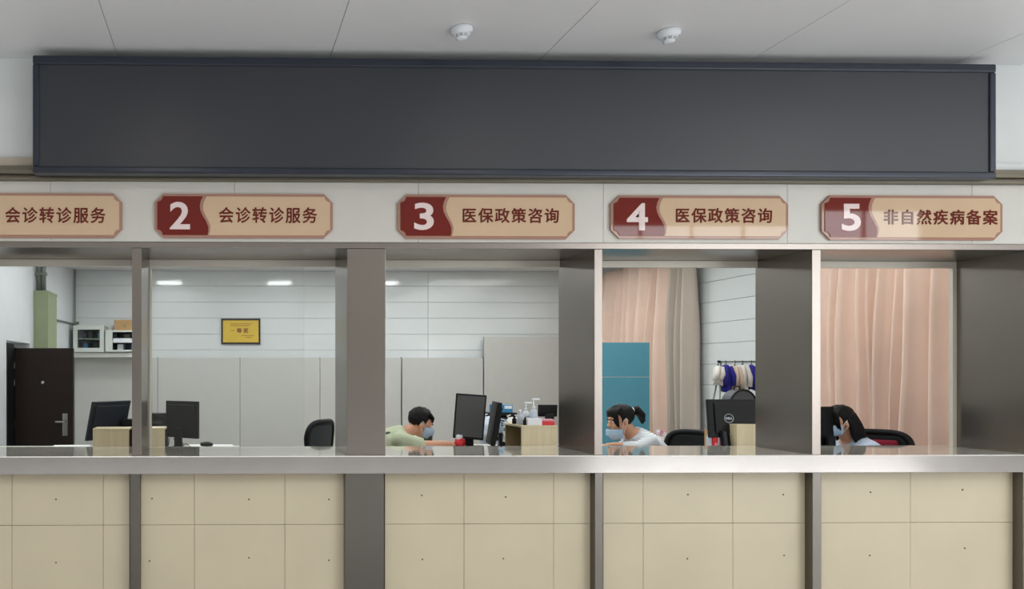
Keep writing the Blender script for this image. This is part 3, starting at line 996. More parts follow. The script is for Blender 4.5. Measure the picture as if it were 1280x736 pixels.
# window 1-2 monitors, backs towards the hall
p = at(137, 522, 1.2)
monitor('computer_monitor', 'dark blue-grey monitor seen from behind left of the narrow post', (p.x - 0.02, 1.26, DZT), R(180 + 48), 0.40, 0.33, tilt=R(-16), lift=0.06, mcol=M_monblue, thick=0.02, bulge=True)
p = at(228, 522, 1.2)
monitor('computer_monitor', 'black monitor seen from behind right of the wooden box risers', (p.x + 0.0, 1.2, DZT), R(180 - 38), 0.34, 0.30, tilt=R(0), lift=0.085, mcol=M_black, thick=0.03)
# window 3 monitors
p = at(587, 520, 1.2)
monitor('computer_monitor', 'grey-faced portrait monitor nearest the man in green', (p.x, 1.2, DZT), R(-14), 0.24, 0.37, tilt=R(4), lift=0.07, mcol=M_black, thick=0.03, roll=R(4))
p = at(611, 520, 1.3)
monitor('computer_monitor', 'thin black tilted monitor seen nearly edge-on', (p.x - 0.015, 1.14, DZT), R(-101), 0.30, 0.35, tilt=R(-9), lift=0.03, mcol=M_black, thick=0.035, screen=M_black)
p = at(680, 520, 1.35)
mt = monitor('computer_monitor', 'small black monitor behind the pump bottles', (p.x, 1.28, DZT), R(176), 0.155, 0.10, tilt=R(-6), lift=0.25, mcol=M_black, thick=0.02, bulge=False)
# window 4: big monitor seen from behind with a ring emblem
p = at(916, 520, 1.25)
monitor('computer_monitor', 'large black monitor with a ring emblem seen from behind', (X_(923, 1.06), 1.06, DZT), R(180 - 8), 0.47, 0.31, tilt=R(8), lift=0.09, mcol=M_black, thick=0.03, bulge=True, logo=True)
p = at(748, 520, 0.95)
monitor('computer_monitor', 'black monitor edge just beside the post of window 4', (p.x - 0.01, 1.0, DZT), R(70), 0.22, 0.30, lift=0.03, mcol=M_black, thick=0.03)
p = at(1031, 530, 1.0)
monitor('computer_monitor', 'black monitor back hiding the face of the long-haired woman', (p.x, 1.0, DZT), R(180 + 12), 0.15, 0.325, lift=0.02, mcol=M_black, thick=0.03, bulge=False)

# printer behind risers
a = at(153, 531, 1.32); b = at(210, 516, 1.32)
t = thing('printer', 'black printer behind the wooden risers and the narrow post', 'printer', (a.x, 1.29, DZT))
hp_ = b.z - DZT
obj('body', nb(0, b.x - a.x, 0, 0.12, 0, hp_ - 0.05, bev=0.008), M_black, t)
obj('lid', nb(0.16, b.x - a.x - 0.005, 0.005, 0.115, hp_ - 0.05, hp_, bev=0.01), M_black, t)
obj('paper_slot', nb(0.2, b.x - a.x - 0.05, -0.004, 0.004, hp_ - 0.09, hp_ - 0.065), M_monblue, t)

# cables under the second monitor
rc = random.Random(3)
bm = bmesh.new()
for k in range(5):
    x0 = X_(213 + 4 * k, 1.15)
    pts = []
    for i in range(9):
        u = i / 8
        pts.append((x0 + 0.09 * u * (1 if k % 2 else -0.3), 1.10 + 0.02 * k, DZT + 0.01 + 0.085 * (1 - u) * abs(math.cos(2.4 * u + k * 0.4))))
    tube(bm, pts, 0.003, n=6)
tag(obj('cable_bundle', bm, M_black, None, True), 'loose black cables hanging under the black monitor in window 2', 'cable')

# papers and mouse
def paper(px0, px1, y0, y1, n, lab, rot=0):
    x0, x1 = X_(px0, (y0 + y1) / 2), X_(px1, (y0 + y1) / 2)
    t = thing('paper_stack', lab, 'papers', ((x0 + x1) / 2, (y0 + y1) / 2, DZT), R(rot))
    for k in range(n):
        dx = random.uniform(-0.01, 0.01)
        obj('sheet', nb(-(x1 - x0) / 2 + dx, (x1 - x0) / 2 + dx, -(y1 - y0) / 2, (y1 - y0) / 2, k * 0.003, k * 0.003 + 0.0025), M_paper, t)
paper(66, 112, 1.2, 1.41, 3, 'white papers on the desk left of the wooden risers', 4)
paper(236, 291, 1.2, 1.41, 4, 'white papers on the desk right of the black monitor', -3)
a = at(258, 556, 1.17)
bm = bmesh.new(); ellipsoid(bm, (0, 0, 0.012), (0.055, 0.034, 0.024)); 
for v in bm.verts:
    if v.co.z < 0: v.co.z = 0
t = thing('computer_mouse', 'black computer mouse lying on white papers in window 2', 'mouse', (a.x, 1.25, DZT + 0.013))
obj('shell', bm, M_black, t, True)
obj('scroll_wheel', nb(-0.05, -0.036, -0.004, 0.004, 0.02, 0.03, bev=0.002), M_monblue, t)

# ------------------------------------------------------------------ office chairs
def office_chair(lab, loc, rz, top, bw=0.46, bh=0.48, bmat=M_black, inner=M_mesh, lumbar=None, seat_h=0.47, grp=None, lean=6):
    """local: faces +x; back at -x. top = height of the backrest above the floor"""
    t = thing('office_chair', lab, 'chair', loc, rz, grp)
    bm = nb(-0.24, 0.24, -0.24, 0.24, seat_h - 0.07, seat_h, bev=0.03, seg=4)
    obj('seat', bm, bmat, t, True)
    z1, z0 = top, top - bh
    L = Matrix.Translation((-0.25, 0, z0)) @ Matrix.Rotation(-R(lean), 4, 'Y')
    pts = []
    n = 44
    for k in range(n):
        a = 2 * PI * k / n
        e = 3.6
        c, s = math.cos(a), math.sin(a)
        yy = math.copysign(abs(c) ** (2 / e), c) * bw / 2
        zz_ = math.copysign(abs(s) ** (2 / e), s) * bh / 2 + bh / 2
        yy *= 0.92 + 0.08 * (zz_ / bh) if s > 0 else 0.9
        pts.append((0.05 * (abs(yy) / (bw / 2)) ** 2, yy, zz_))
    bm = bmesh.new()
    loop_tube(bm, pts, 0.024, n=10)
    obj('back_frame', xform(bm, L), bmat, t, True)
    bm = bmesh.new()
    rows = []
    m = 10
    for j in range(m + 1):
        zz_ = bh * (0.02 + 0.96 * j / m)
        rel = abs(2 * zz_ / bh - 1)
        hw = bw / 2 * (max(0, 1 - rel ** 3.6)) ** (1 / 3.6) * 0.93
        rows.append([bm.verts.new((0.05 * (abs(y) / (bw / 2)) ** 2, y, zz_)) for y in [hw * (2 * i / m - 1) for i in range(m + 1)]])
    for r1, r2 in zip(rows[:-1], rows[1:]):
        for i in range(m): bm.faces.new((r1[i], r1[i + 1], r2[i + 1], r2[i]))
    o = obj('back_mesh', xform(bm, L), inner, t, True)
    sd = o.modifiers.new('thick', 'SOLIDIFY'); sd.thickness = 0.012; sd.offset = 0
    if lumbar:
        bm = nb(-0.045, 0.055, -bw * 0.30, bw * 0.30, bh * 0.18, bh * 0.84, bev=0.02, seg=3)
        obj('back_cushion', xform(bm, L), lumbar, t, True, label='dark red back cushion')
    obj('back_bracket', tube(bmesh.new(), [(-0.1, 0, seat_h - 0.06), (-0.27, 0, seat_h - 0.05), (-0.29, 0, z0 + 0.12)], 0.02), bmat, t, True)
    obj('gas_column', tube(bmesh.new(), [(0, 0, 0.08), (0, 0, seat_h - 0.065)], 0.026, n=14), M_chrome, t, True)
    for s in (-1, 1):
        bm = tube(bmesh.new(), [(-0.05, s * 0.235, seat_h - 0.05), (-0.05, s * 0.29, seat_h + 0.02), (-0.05, s * 0.29, seat_h + 0.17)], 0.014)
        box(bm, -0.15, 0.12, s * 0.29 - 0.035, s * 0.29 + 0.035, seat_h + 0.17, seat_h + 0.195, bev=0.01)
        obj('armrest', bm, bmat, t, True)
    for k in range(5):
        a = 2 * PI * k / 5
        bm = tube(bmesh.new(), [(0, 0, 0.1), (0.28 * math.cos(a), 0.28 * math.sin(a), 0.07)], [0.025, 0.016])
        lg = obj('leg', bm, bmat, t, True)
        bm = bmesh.new(); lathe(bm, [(0.02, -0.02), (0.028, -0.016), (0.028, 0.016), (0.02, 0.02)], n=14)
        xform(bm, Matrix.Translation((0.28 * math.cos(a), 0.28 * math.sin(a), 0.029)) @ Matrix.Rotation(a, 4, 'Z') @ Matrix.Rotation(PI / 2, 4, 'Y'))
        obj('castor', bm, bmat, lg, True)
    return t
p = at(375, 545, 1.9)
office_chair('empty black mesh-backed office chair in window 2', (p.x - 0.02, 1.9, OFL), R(138), at(375, 527, 1.8).z - OFL + 0.01, bw=0.40, bh=0.46)
p = at(862, 545, 1.55)
office_chair('black office chair behind the woman in the striped top', (X_(842, 1.40), 1.40, OFL), R(208), at(850, 541, 1.4).z - OFL, bw=0.42, bh=0.40, inner=M_black)
office_chair('black office chair with a dark red cushion behind the long-haired woman', (X_(1094, 1.02), 1.02, OFL), R(228), at(1105, 535, 1.6).z - OFL, bw=0.46, bh=0.42, inner=M_black, lumbar=M_fabric_red)
office_chair('black office chair under the man in green, mostly behind the wide pillar', (X_(442, 1.35), 1.35, OFL), 0, 0.86, bw=0.42, bh=0.34)

# ================================================================== PEOPLE
def person(lab, loc, face, cfg):
    """local: faces +x, left side +y. face=-1 turns the person to -x"""
    t = thing('person', lab, 'person', loc, 0 if face > 0 else PI)
    V = Vector
    pel = V((0, 0, cfg['seat'] + 0.10)); chest = V(cfg['chest']); neck = V(cfg['neck']); head = V(cfg['head'])
    pitch = cfg['pitch']
    skin = bmesh.new()
    def ring_loft(bm, rings, n=18):
        rs = []
        for i, (c, ry, rd) in enumerate(rings):
            c = V(c)
            d = V(rings[min(i + 1, len(rings) - 1)][0]) - V(rings[max(i - 1, 0)][0])
            d.y = 0; d.normalize()
            fx = V((d.z, 0, -d.x))      # perpendicular, pointing forward
            rs.append([bm.verts.new(c + fx * rd * math.cos(a) + V((0, 1, 0)) * ry * math.sin(a)) for a in [2 * PI * k / n for k in range(n)]])
        for a, b in zip(rs[:-1], rs[1:]):
            for k in range(n): bm.faces.new((a[k], a[(k + 1) % n], b[(k + 1) % n], b[k]))
        bm.faces.new(rs[0]); bm.faces.new(rs[-1][::-1])
    def limb(bm, pts, rads, n=12):
        for (a, b, r0, r1) in zip(pts[:-1], pts[1:], rads[:-1], rads[1:]):
            tube(bm, [a, b], [r0, r1], n=n)
        for p_, r_ in zip(pts, rads):
            ellipsoid(bm, p_, (r_, r_, r_), u=12, v=8)
    sw = cfg.get('sw', 0.19)
    mid = pel.lerp(chest, 0.5) + V((-0.03, 0, 0))
    def torso(bm, g):
        ring_loft(bm, [(pel + V((0, 0, -0.09)), 0.15 + g, 0.11 + g), (pel, 0.17 + g, 0.12 + g), (mid, 0.145 + g, 0.105 + g), (pel.lerp(chest, 0.8), 0.16 + g, 0.115 + g),
                       (chest, 0.165 + g, 0.11 + g), (chest.lerp(neck, 0.6), 0.12 + g, 0.085 + g), (neck, 0.062 + g, 0.062 + g)])
    torso(skin, 0.0)
    sh = [V((chest.x, s * sw, chest.z)).lerp(V((neck.x, s * sw, neck.z)), 0.35) for s in (-1, 1)]
    for s_, p_ in zip((-1, 1), sh):
        tube(skin, [chest.lerp(neck, 0.5), p_], [0.075, 0.055], n=12)
        ellipsoid(skin, p_, (0.058, 0.055, 0.058), u=12, v=8)
    # neck
    limb(skin, [neck - (head - neck) * 0.2, head - V((0.025, 0, 0.02))], [0.055, 0.052])
    # legs
    hips = [pel + V((0.02, s * 0.09, -0.02)) for s in (-1, 1)]
    kn = [V((0.43, s * 0.13, cfg['seat'] + 0.05)) for s in (-1, 1)]
    an = [V((0.40, s * 0.13, 0.09)) for s in (-1, 1)]
    toe = [V((0.55, s * 0.14, 0.035)) for s in (-1, 1)]
    for h_, k_, a_ in zip(hips, kn, an):
        limb(skin, [h_, k_, a_], [0.085, 0.058, 0.04])
    # arms and hands
    hands = []
    for i, s in enumerate((-1, 1)):
        el = V(cfg['elbow'][i]); wr = V(cfg['wrist'][i]); hd = V(cfg['handdir'][i]).normalized()
        limb(skin, [sh[i], sh[i].lerp(el, 0.5), el, el.lerp(wr, 0.5), wr], [0.05, 0.046, 0.038, 0.036, 0.026])
        up = V((0, 0, 1)); side = hd.cross(up).normalized(); nrm = side.cross(hd).normalized()
        M = Matrix((hd, side, nrm)).transposed()
        ellipsoid(skin, wr + hd * 0.05, (0.055, 0.042, 0.017), M, u=14, v=8)
        lens = [0.062, 0.078, 0.072, 0.055]
        for k in range(4):
            off = side * (0.030 - 0.02 * k)
            a = wr + hd * 0.085 + off
            b = a + hd * lens[k] * 0.55 - nrm * 0.008
            c_ = b + hd * lens[k] * 0.4 - nrm * 0.02
            limb(skin, [a - hd * 0.02, b, c_], [0.0105, 0.0095, 0.008], n=8)
        ts = side * (0.036 if s < 0 else -0.036) * -1
        a = wr + hd * 0.03 + ts * 0.8
        limb(skin, [a, a + hd * 0.035 + ts * 0.7, a + hd * 0.065 + ts * 0.8 - nrm * 0.008], [0.014, 0.012, 0.010], n=8)
    # head
    HM = Matrix.Rotation(pitch, 4, 'Y')
    TH = Matrix.Translation(head) @ HM
    def hp(x, y, z): return TH @ V((x, y, z))
    hb = bmesh.new()
    ellipsoid(hb, (-0.012, 0, 0.022), (0.096, 0.078, 0.094), u=24, v=16)
    ellipsoid(hb, (0.018, 0, -0.035), (0.070, 0.060, 0.078), u=20, v=14)      # face and jaw
    ellipsoid(hb, (0.048, 0, -0.086), (0.030, 0.028, 0.024))                  # chin
    ellipsoid(hb, (0.066, 0, 0.028), (0.026, 0.058, 0.020))                   # brow
    for s in (-1, 1):
        ellipsoid(hb, (0.054, s * 0.036, -0.026), (0.028, 0.022, 0.024))      # cheek
        ellipsoid(hb, (-0.008, s * 0.079, -0.012), (0.017, 0.009, 0.032))     # ear
        ellipsoid(hb, (-0.004, s * 0.080, -0.034), (0.010, 0.007, 0.012))
    tube(hb, [(0.080, 0, 0.016), (0.098, 0, -0.018), (0.106, 0, -0.030)], [0.007, 0.011, 0.013], n=10)
    ellipsoid(hb, (0.102, 0, -0.032), (0.012, 0.016, 0.010))
    ellipsoid(hb, (0.082, 0, -0.060), (0.014, 0.024, 0.008))                  # lips
    ellipsoid(hb, (0.080, 0, -0.071), (0.012, 0.021, 0.007))
    xform(hb, TH)
    me = bpy.data.meshes.new('t'); hb.to_mesh(me); hb.free(); skin.from_mesh(me); bpy.data.meshes.remove(me)
    body = remesh(skin, 0.0055, 'body', M_skin, t, 3)
    for s in (-1, 1):
        bm = bmesh.new(); ellipsoid(bm, hp(0.079, s * 0.032, -0.001), (0.0115, 0.013, 0.0095), HM.to_3x3(), u=12, v=8)
        e = obj('eye', bm, M_eyew, t, True)
        bm = bmesh.new(); ellipsoid(bm, hp(0.0885, s * 0.033, -0.002), (0.004, 0.006, 0.006), HM.to_3x3(), u=10, v=6)
        obj('iris', bm, M_eye, e, True)
        bm = tube(bmesh.new(), [hp(0.092, s * 0.014, 0.022), hp(0.090, s * 0.032, 0.028), hp(0.078, s * 0.050, 0.024)], [0.003, 0.0045, 0.002], n=6)
        obj('eyebrow', bm, M_hair, t, True)
    # mask
    md = cfg.get('mask', 0.0)
    bm = bmesh.new()
    rows = []
    nu, nv = 14, 8
    for j in range(nv + 1):
        v = j / nv
        row = []
        for i in range(nu + 1):
            a = R(-84) + R(168) * i / nu
            q = math.cos(a)
            z = (-0.006 - 0.096 * v) * (0.5 + 0.5 * q) + (-0.030 - 0.05 * v) * (0.5 - 0.5 * q) - md
            bul = 0.008 * math.sin(PI * min(1, v * 1.05)) + 0.004
            x = 0.020 + (0.086 + bul * (0.4 + q) + (0.012 if v < 0.6 else 0.0) * max(0, q) ** 6 - 0.022 * v ** 3) * q
            y = (0.066 + 0.01 * math.sin(PI * v) - 0.012 * v) * math.sin(a)
            ripple = 0.0022 * math.sin(v * 5 * PI)
            row.append(bm.verts.new(hp(x + ripple * q, y, z)))
        rows.append(row)
    for r1, r2 in zip(rows[:-1], rows[1:]):
        for i in range(nu): bm.faces.new((r1[i], r1[i + 1], r2[i + 1], r2[i]))
    mk = obj('face_mask', bm, M_mask, t, True, label='light blue surgical face mask')
    sd = mk.modifiers.new('thick', 'SOLIDIFY'); sd.thickness = 0.003; sd.offset = 1
    for s in (-1, 1):
        bm = tube(bmesh.new(), [hp(0.030, s * 0.070, -0.034 - md), hp(0.010, s * 0.082, 0.004), hp(-0.012, s * 0.088, 0.020), hp(-0.022, s * 0.086, 0.0), hp(0.0, s * 0.082, -0.04), hp(0.030, s * 0.066, -0.078 - md)], 0.0022, n=6)
        obj('ear_loop', bm, M_white_plastic, mk, True)
    # hair
    hbm = bmesh.new()
    vs = ellipsoid(hbm, (-0.020, 0, 0.038), (0.104, 0.088, 0.098), u=36, v=26)
    for v in hbm.verts:
        c = v.co
        # cut back the face side and the ear region
        if c.x > 0.028 and c.z < 0.052: c.x = 0.028 - 0.2 * (0.052 - c.z)
        if c.z < -0.01 and c.x > -0.035: c.x = -0.035 + (c.x + 0.035) * 0.15
        nn = noise.noise(c * 38) * 0.006 + noise.noise(c * 90) * 0.003
        d = (c - V((-0.02, 0, 0.03))).normalized()
        v.co = c + d * nn
    # fringe: strands falling on the forehead
    rr = random.Random(5)
    if cfg['hair'] == 'short':
        for k in range(22):
            y = -0.066 + 0.132 * k / 21
            x0 = 0.060 - 4.0 * y * y
            tube(hbm, [(x0 - 0.02, y, 0.10), (x0 + 0.020, y * 1.02, 0.075), (x0 + 0.028, y * 1.05, 0.038 + rr.uniform(-0.006, 0.01))], [0.012, 0.011, 0.003], n=6)
    else:
        for k in range(22):
            y = -0.072 + 0.144 * k / 21
            x0 = 0.055 - 4.2 * y * y
            fall = 0.045 - abs(y) * 1.35
            tube(hbm, [(x0 - 0.02, y * 0.9, 0.108), (x0 + 0.022, y, 0.082), (x0 + 0.024 + 0.004 * rr.random(), y * 1.12, fall)], [0.012, 0.012, 0.004], n=6)
    if cfg['hair'] == 'ponytail':
        tube(hbm, [(-0.11, 0, 0.06), (-0.13, 0, 0.058)], [0.022, 0.02], n=12)
        for k in range(12):
            a = 2 * PI * k / 12
            r_ = 0.017
            oy, oz = r_ * math.cos(a), r_ * math.sin(a)
            tube(hbm, [(-0.12, oy * 0.6, 0.058 + oz * 0.6), (-0.155, oy * 1.6, 0.058 + oz * 1.3), (-0.185, oy * 2.0, 0.012 + oz), (-0.185 - 0.01 * rr.random(), oy * 1.3, -0.045 - 0.02 * rr.random())], [0.016, 0.022, 0.019, 0.004], n=8)
    xform(hbm, TH)
    if cfg['hair'] == 'long':
        b0 = TH @ V((-0.07, 0, 0.05))
        for k in range(26):
            a = R(-98) + R(196) * k / 25      # around the back of the head
            px_, py_ = -math.cos(a), math.sin(a)
            p0_ = TH @ V((-0.03 + 0.075 * px_, 0.080 * py_, 0.05))
            p1_ = TH @ V((-0.045 + 0.085 * px_, 0.092 * py_, -0.03))
            p2_ = V((p1_.x - 0.012 + 0.03 * px_, p1_.y * 1.02, p1_.z - 0.07))
            p3_ = V((p2_.x + cfg.get('hairback', -0.03), p2_.y * 0.95, p2_.z - 0.075 - 0.02 * rr.random()))
            tube(hbm, [p0_, p1_, p2_, p3_], [0.02, 0.022, 0.019, 0.006], n=8)
    me = bpy.data.meshes.new('t')
    obj('hair', hbm, M_hair, t, True)
    if cfg['hair'] == 'ponytail':
        bm = bmesh.new()
        for k in range(14):
            a0, a1 = 2 * PI * k / 14, 2 * PI * (k + 1) / 14
            tube(bm, [hp(-0.122, 0.022 * math.cos(a0), 0.058 + 0.022 * math.sin(a0)), hp(-0.122, 0.022 * math.cos(a1), 0.058 + 0.022 * math.sin(a1))], 0.008, n=6)
        obj('hair_tie', bm, M_white_plastic, t, True, label='pale hair tie')
    # shirt
    sb = bmesh.new()
    g = 0.014
    torso_r = [(pel + V((0, 0, -0.05)), 0.165 + g, 0.125 + g), (pel, 0.17 + g, 0.125 + g), (mid, 0.15 + g, 0.115 + g), (pel.lerp(chest, 0.8), 0.165 + g, 0.12 + g),
               (chest, 0.17 + g, 0.115 + g), (chest.lerp(neck, 0.6), 0.122 + g, 0.088 + g), (chest.lerp(neck, 0.92), 0.074 + g, 0.068 + g)]
    ring_loft(sb, torso_r)
    for i, s in enumerate((-1, 1)):
        tube(sb, [chest.lerp(neck, 0.5), sh[i]], [0.088, 0.070], n=14)
        el = V(cfg['elbow'][i]); wr = V(cfg['wrist'][i])
        if cfg['sleeve'] == 'short':
            e = sh[i].lerp(el, 0.80)
            limb(sb, [sh[i], e], [0.070, 0.062])
        else:
            limb(sb, [sh[i], sh[i].lerp(el, 0.5), el, el.lerp(wr, 0.5), wr.lerp(el, 0.08)], [0.066, 0.060, 0.054, 0.047, 0.036])
    for v in sb.verts:
        v.co += V((noise.noise(v.co * 9), noise.noise(v.co * 9 + V((7, 1, 3))), noise.noise(v.co * 9 + V((1, 9, 4))))) * 0.008
    shirt = remesh(sb, 0.008, 'shirt', cfg['shirt'], t, 3)
    if cfg.get('print'):
        bm = bmesh.new()
        c0 = chest.lerp(neck, 0.45)
        for k in range(5):
            q = c0 + V((-0.10 - 0.012 * k, -0.10, 0.055 - 0.006 * k))
            ellipsoid(bm, q, (0.02, 0.02, 0.006), u=8, v=6)
        obj('shirt_print', bm, M_print, shirt)
    # trousers and shoes
    tb = bmesh.new()
    ring_loft(tb, [(pel + V((0, 0, -0.10)), 0.165, 0.13), (pel + V((0, 0, -0.03)), 0.178, 0.135), (pel + V((0, 0, 0.03)), 0.172, 0.13)])
    for h_, k_, a_ in zip(hips, kn, an):
        limb(tb, [h_, k_, a_ + V((0, 0, 0.02))], [0.098, 0.074, 0.062])
    remesh(tb, 0.010, 'trousers', M_trousers, t, 2)
    for a_, o_ in zip(an, toe):
        bm = bmesh.new()
        ellipsoid(bm, (a_ + o_) / 2 + V((0, 0, -0.005)), (0.12, 0.045, 0.045), u=16, v=10)
        ellipsoid(bm, a_ + V((0, 0, -0.01)), (0.05, 0.042, 0.05), u=14, v=8)
        for v in bm.verts: v.co.z = max(v.co.z, 0.004)
        obj('shoe', bm, M_shoe, t, True)
    return t

def rel(px, py, Y, ox, face, y=0.0):
    p = at(px, py, Y)
    return ((p.x - ox) * face, y, p.z - OFL)

# man in green, window 3
YM = 1.35
ox = X_(440, YM)
person('man in a pale green T-shirt and face mask leaning over the desk', (ox, YM, OFL), 1, dict(
    seat=0.47, chest=rel(487, 553, YM, ox, 1), neck=rel(509, 540, YM, ox, 1), head=rel(526, 529, YM, ox, 1), pitch=R(22),
    elbow=[rel(528, 556, YM - 0.2, ox, 1, -0.20), rel(531, 556, YM + 0.2, ox, 1, 0.2)],
    wrist=[rel(562, 556, YM - 0.12, ox, 1, -0.12), rel(566, 555, YM + 0.05, ox, 1, 0.05)],
    handdir=[(1, 0.12, 0.0), (1, -0.15, 0.0)], hair='short', sleeve='short', shirt=M_shirt_green, print=True, sw=0.18))
# woman with ponytail, window 4
ox = X_(846, YM)
person('woman with a ponytail and striped top bending to her desk, mask lowered', (ox, YM, OFL), -1, dict(
    seat=0.47, chest=rel(806, 557, YM, ox, -1), neck=rel(788, 541, YM, ox, -1), head=rel(775, 525, YM, ox, -1), pitch=R(10), mask=0.052,
    elbow=[rel(792, 560, YM + 0.2, ox, -1, -0.2), rel(797, 560, YM - 0.2, ox, -1, 0.2)],
    wrist=[rel(776, 556, YM + 0.1, ox, -1, -0.1), rel(781, 556, YM - 0.1, ox, -1, 0.10)],
    handdir=[(1, 0.5, 0.1), (1, -0.5, 0.1)], hair='ponytail', sleeve='long', shirt=M_shirt_stripe, sw=0.165))
# woman with long hair, window 5
YM = 1.05
ox = X_(1100, YM)
person('woman with long black hair in a pale blue shirt, in window 5', (ox, YM, OFL), -1, dict(
    seat=0.47, chest=rel(1073, 565, YM, ox, -1), neck=rel(1060, 548, YM, ox, -1), head=rel(1048, 527, YM, ox, -1), pitch=R(12),
    elbow=[rel(1062, 568, YM + 0.2, ox, -1, -0.2), rel(1062, 568, YM - 0.2, ox, -1, 0.2)],
    wrist=[rel(1040, 563, YM + 0.1, ox, -1, -0.1), rel(1040, 563, YM - 0.1, ox, -1, 0.10)],
    handdir=[(1, 0.3, 0.0), (1, -0.3, 0.0)], hair='long', sleeve='long', shirt=M_shirt_blue, sw=0.165))

# ================================================================== SMALL THINGS
# flask behind the man's mask
p = at(536, 558, 1.42)
t = thing('flask', 'dark green flask on the desk in front of the masked man', 'flask', (p.x, 1.44, DZT))
bm = bmesh.new(); hf = at(536, 545, 1.44).z - DZT
lathe(bm, [(0.030, 0), (0.034, 0.006), (0.036, hf - 0.01), (0.034, hf)], n=20); obj('body', bm, M_greencup, t, True)
bm = bmesh.new(); lathe(bm, [(0.038, hf), (0.038, hf + 0.012), (0.03, hf + 0.014)], n=20); obj('lid', bm, M_black, t, True)
# red and white wrapped bundle
p = at(570, 557, 1.3)
t = thing('candy_bag', 'small red and white plastic bag left of the grey-faced monitor', 'bag', (p.x, 1.2, DZT))
bm = bmesh.new(); ellipsoid(bm, (0, 0, 0.045), (0.045, 0.035, 0.045), u=16, v=12)
for v in bm.verts: v.co += v.co.normalized() * noise.noise(v.co * 60) * 0.012; v.co.z = max(0, v.co.z)
obj('bag_body', bm, M_red_plastic, t, True)
bm = bmesh.new(); ellipsoid(bm, (-0.005, 0, 0.085), (0.032, 0.026, 0.024), u=14, v=10)
for v in bm.verts: v.co += Vector((1, 0, 1)) * noise.noise(v.co * 70) * 0.012
obj('bag_top', bm, M_white_plastic, t, True)
# keyboard
t = thing('keyboard', 'dark keyboard under the hands of the man in green', 'keyboard', (X_(556, 1.3), 1.34, DZT), R(8))
obj('case', nb(-0.10, 0.10, -0.06, 0.06, 0, 0.014, bev=0.004), M_black, t)
bm = bmesh.new()
for i in range(10):
    for j in range(4):
        box(bm, -0.092 + i * 0.0185, -0.077 + i * 0.0185, -0.05 + j * 0.026, -0.029 + j * 0.026, 0.014, 0.019)
o = obj('keys', bm, M_monblue, t); o['kind'] = 'stuff'
# bags, fan and blue box on the far side table of window 3
YS = 2.0
x0, x1 = X_(598, YS), X_(668, YS)
t = thing('side_table', 'grey side table behind the monitors of window 3', 'table', ((x0 + x1) / 2, YS + 0.2, OFL))
ts_z = 0.80
obj('table_top', nb(-(x1 - x0) / 2, (x1 - x0) / 2, -0.28, 0.28, ts_z - 0.025, ts_z, bev=0.003), M_desk, t)
for sx in (-1, 1):
    for sy in (-1, 1):
        obj('leg', nb(sx * ((x1 - x0) / 2 - 0.03) - 0.02, sx * ((x1 - x0) / 2 - 0.03) + 0.02, sy * 0.25 - 0.02, sy * 0.25 + 0.02, 0, ts_z - 0.026), M_chrome, t)
def lumpy_bag(px, pt, w, d, Y, m, lab, name='plastic_bag', base=OFL + ts_z):
    z = at(px, pt, Y).z
    h = z - base
    bm = bmesh.new()
    ellipsoid(bm, (0, 0, h * 0.5), (w / 2, d / 2, h * 0.5), u=24, v=18)
    for v in bm.verts:
        k = noise.noise(v.co * 14) * 0.03 + noise.noise(v.co * 40) * 0.012
        v.co += Vector((v.co.x, v.co.y, 0)).normalized() * k if Vector((v.co.x, v.co.y, 0)).length > 0.01 else Vector((0, 0, 0))
        if v.co.z < h * 0.18: v.co.z = max(0.0, v.co.z * 0.5)
    t = thing(name, lab, 'bag', (X_(px, Y), Y, base))
    obj('bag_body', bm, m, t, True)
    tube_ = bmesh.new()
    for s in (-1, 1):
        tube(tube_, [(s * 0.03, 0, h * 0.95), (s * 0.05, 0.01, h * 1.03), (s * 0.02, 0, h * 1.06)], [0.012, 0.009, 0.006], n=6)
    obj('bag_ears', tube_, m, t, True)
lumpy_bag(612, 520, 0.22, 0.2, YS, M_bag, 'white plastic bag just right of the edge-on monitor')
lumpy_bag(641, 521, 0.24, 0.2, YS + 0.22, M_white_cloth, 'white bag behind the desk fan')
# desk fan
Yf = 1.78
p = at(625, 536, Yf)
t = thing('desk_fan', 'small blue-grey desk fan behind the monitors of window 3', 'fan', (p.x, Yf, OFL + ts_z))
cz = p.z - (OFL + ts_z)
bm = bmesh.new(); 
for rr_ in (0.088, 0.066, 0.045, 0.024):
    n = 30
    for k in range(n):
        a0, a1 = 2 * PI * k / n, 2 * PI * (k + 1) / n
        tube(bm, [(rr_ * math.cos(a0), -0.03 + 0.01 * (rr_ > 0.08), cz + rr_ * math.sin(a0)), (rr_ * math.cos(a1), -0.03 + 0.01 * (rr_ > 0.08), cz + rr_ * math.sin(a1))], 0.0028 if rr_ < 0.08 else 0.006, n=5, caps=False)
obj('grille', bm, M_bottle, t, True)
for k in range(5):
    a = 2 * PI * k / 5
    bm = prism(bmesh.new(), [(0.012, -0.012), (0.07, -0.03), (0.078, 0.012), (0.014, 0.012)], -0.001, 0.001)
    xform(bm, Matrix.Translation((0, -0.008, cz)) @ Matrix.Rotation(a, 4, 'Y') @ Matrix.Rotation(R(18), 4, 'X'))
    obj('blade', bm, M_bluebox, t)
bm = bmesh.new(); lathe(bm, [(0.028, -0.02), (0.03, 0), (0.026, 0.06), (0.015, 0.075)], n=18); xform(bm, Matrix.Translation((0, 0, cz)) @ Matrix.Rotation(-PI / 2, 4, 'X'))
obj('motor', bm, M_bottle, t, True)
obj('stand', tube(bmesh.new(), [(0, 0.04, 0.01), (0, 0.04, cz)], 0.012), M_bottle, t, True)
bm = bmesh.new(); lathe(bm, [(0.07, 0), (0.07, 0.012), (0.05, 0.018)], cy=0.04, n=24); obj('base', bm, M_bottle, t, True)
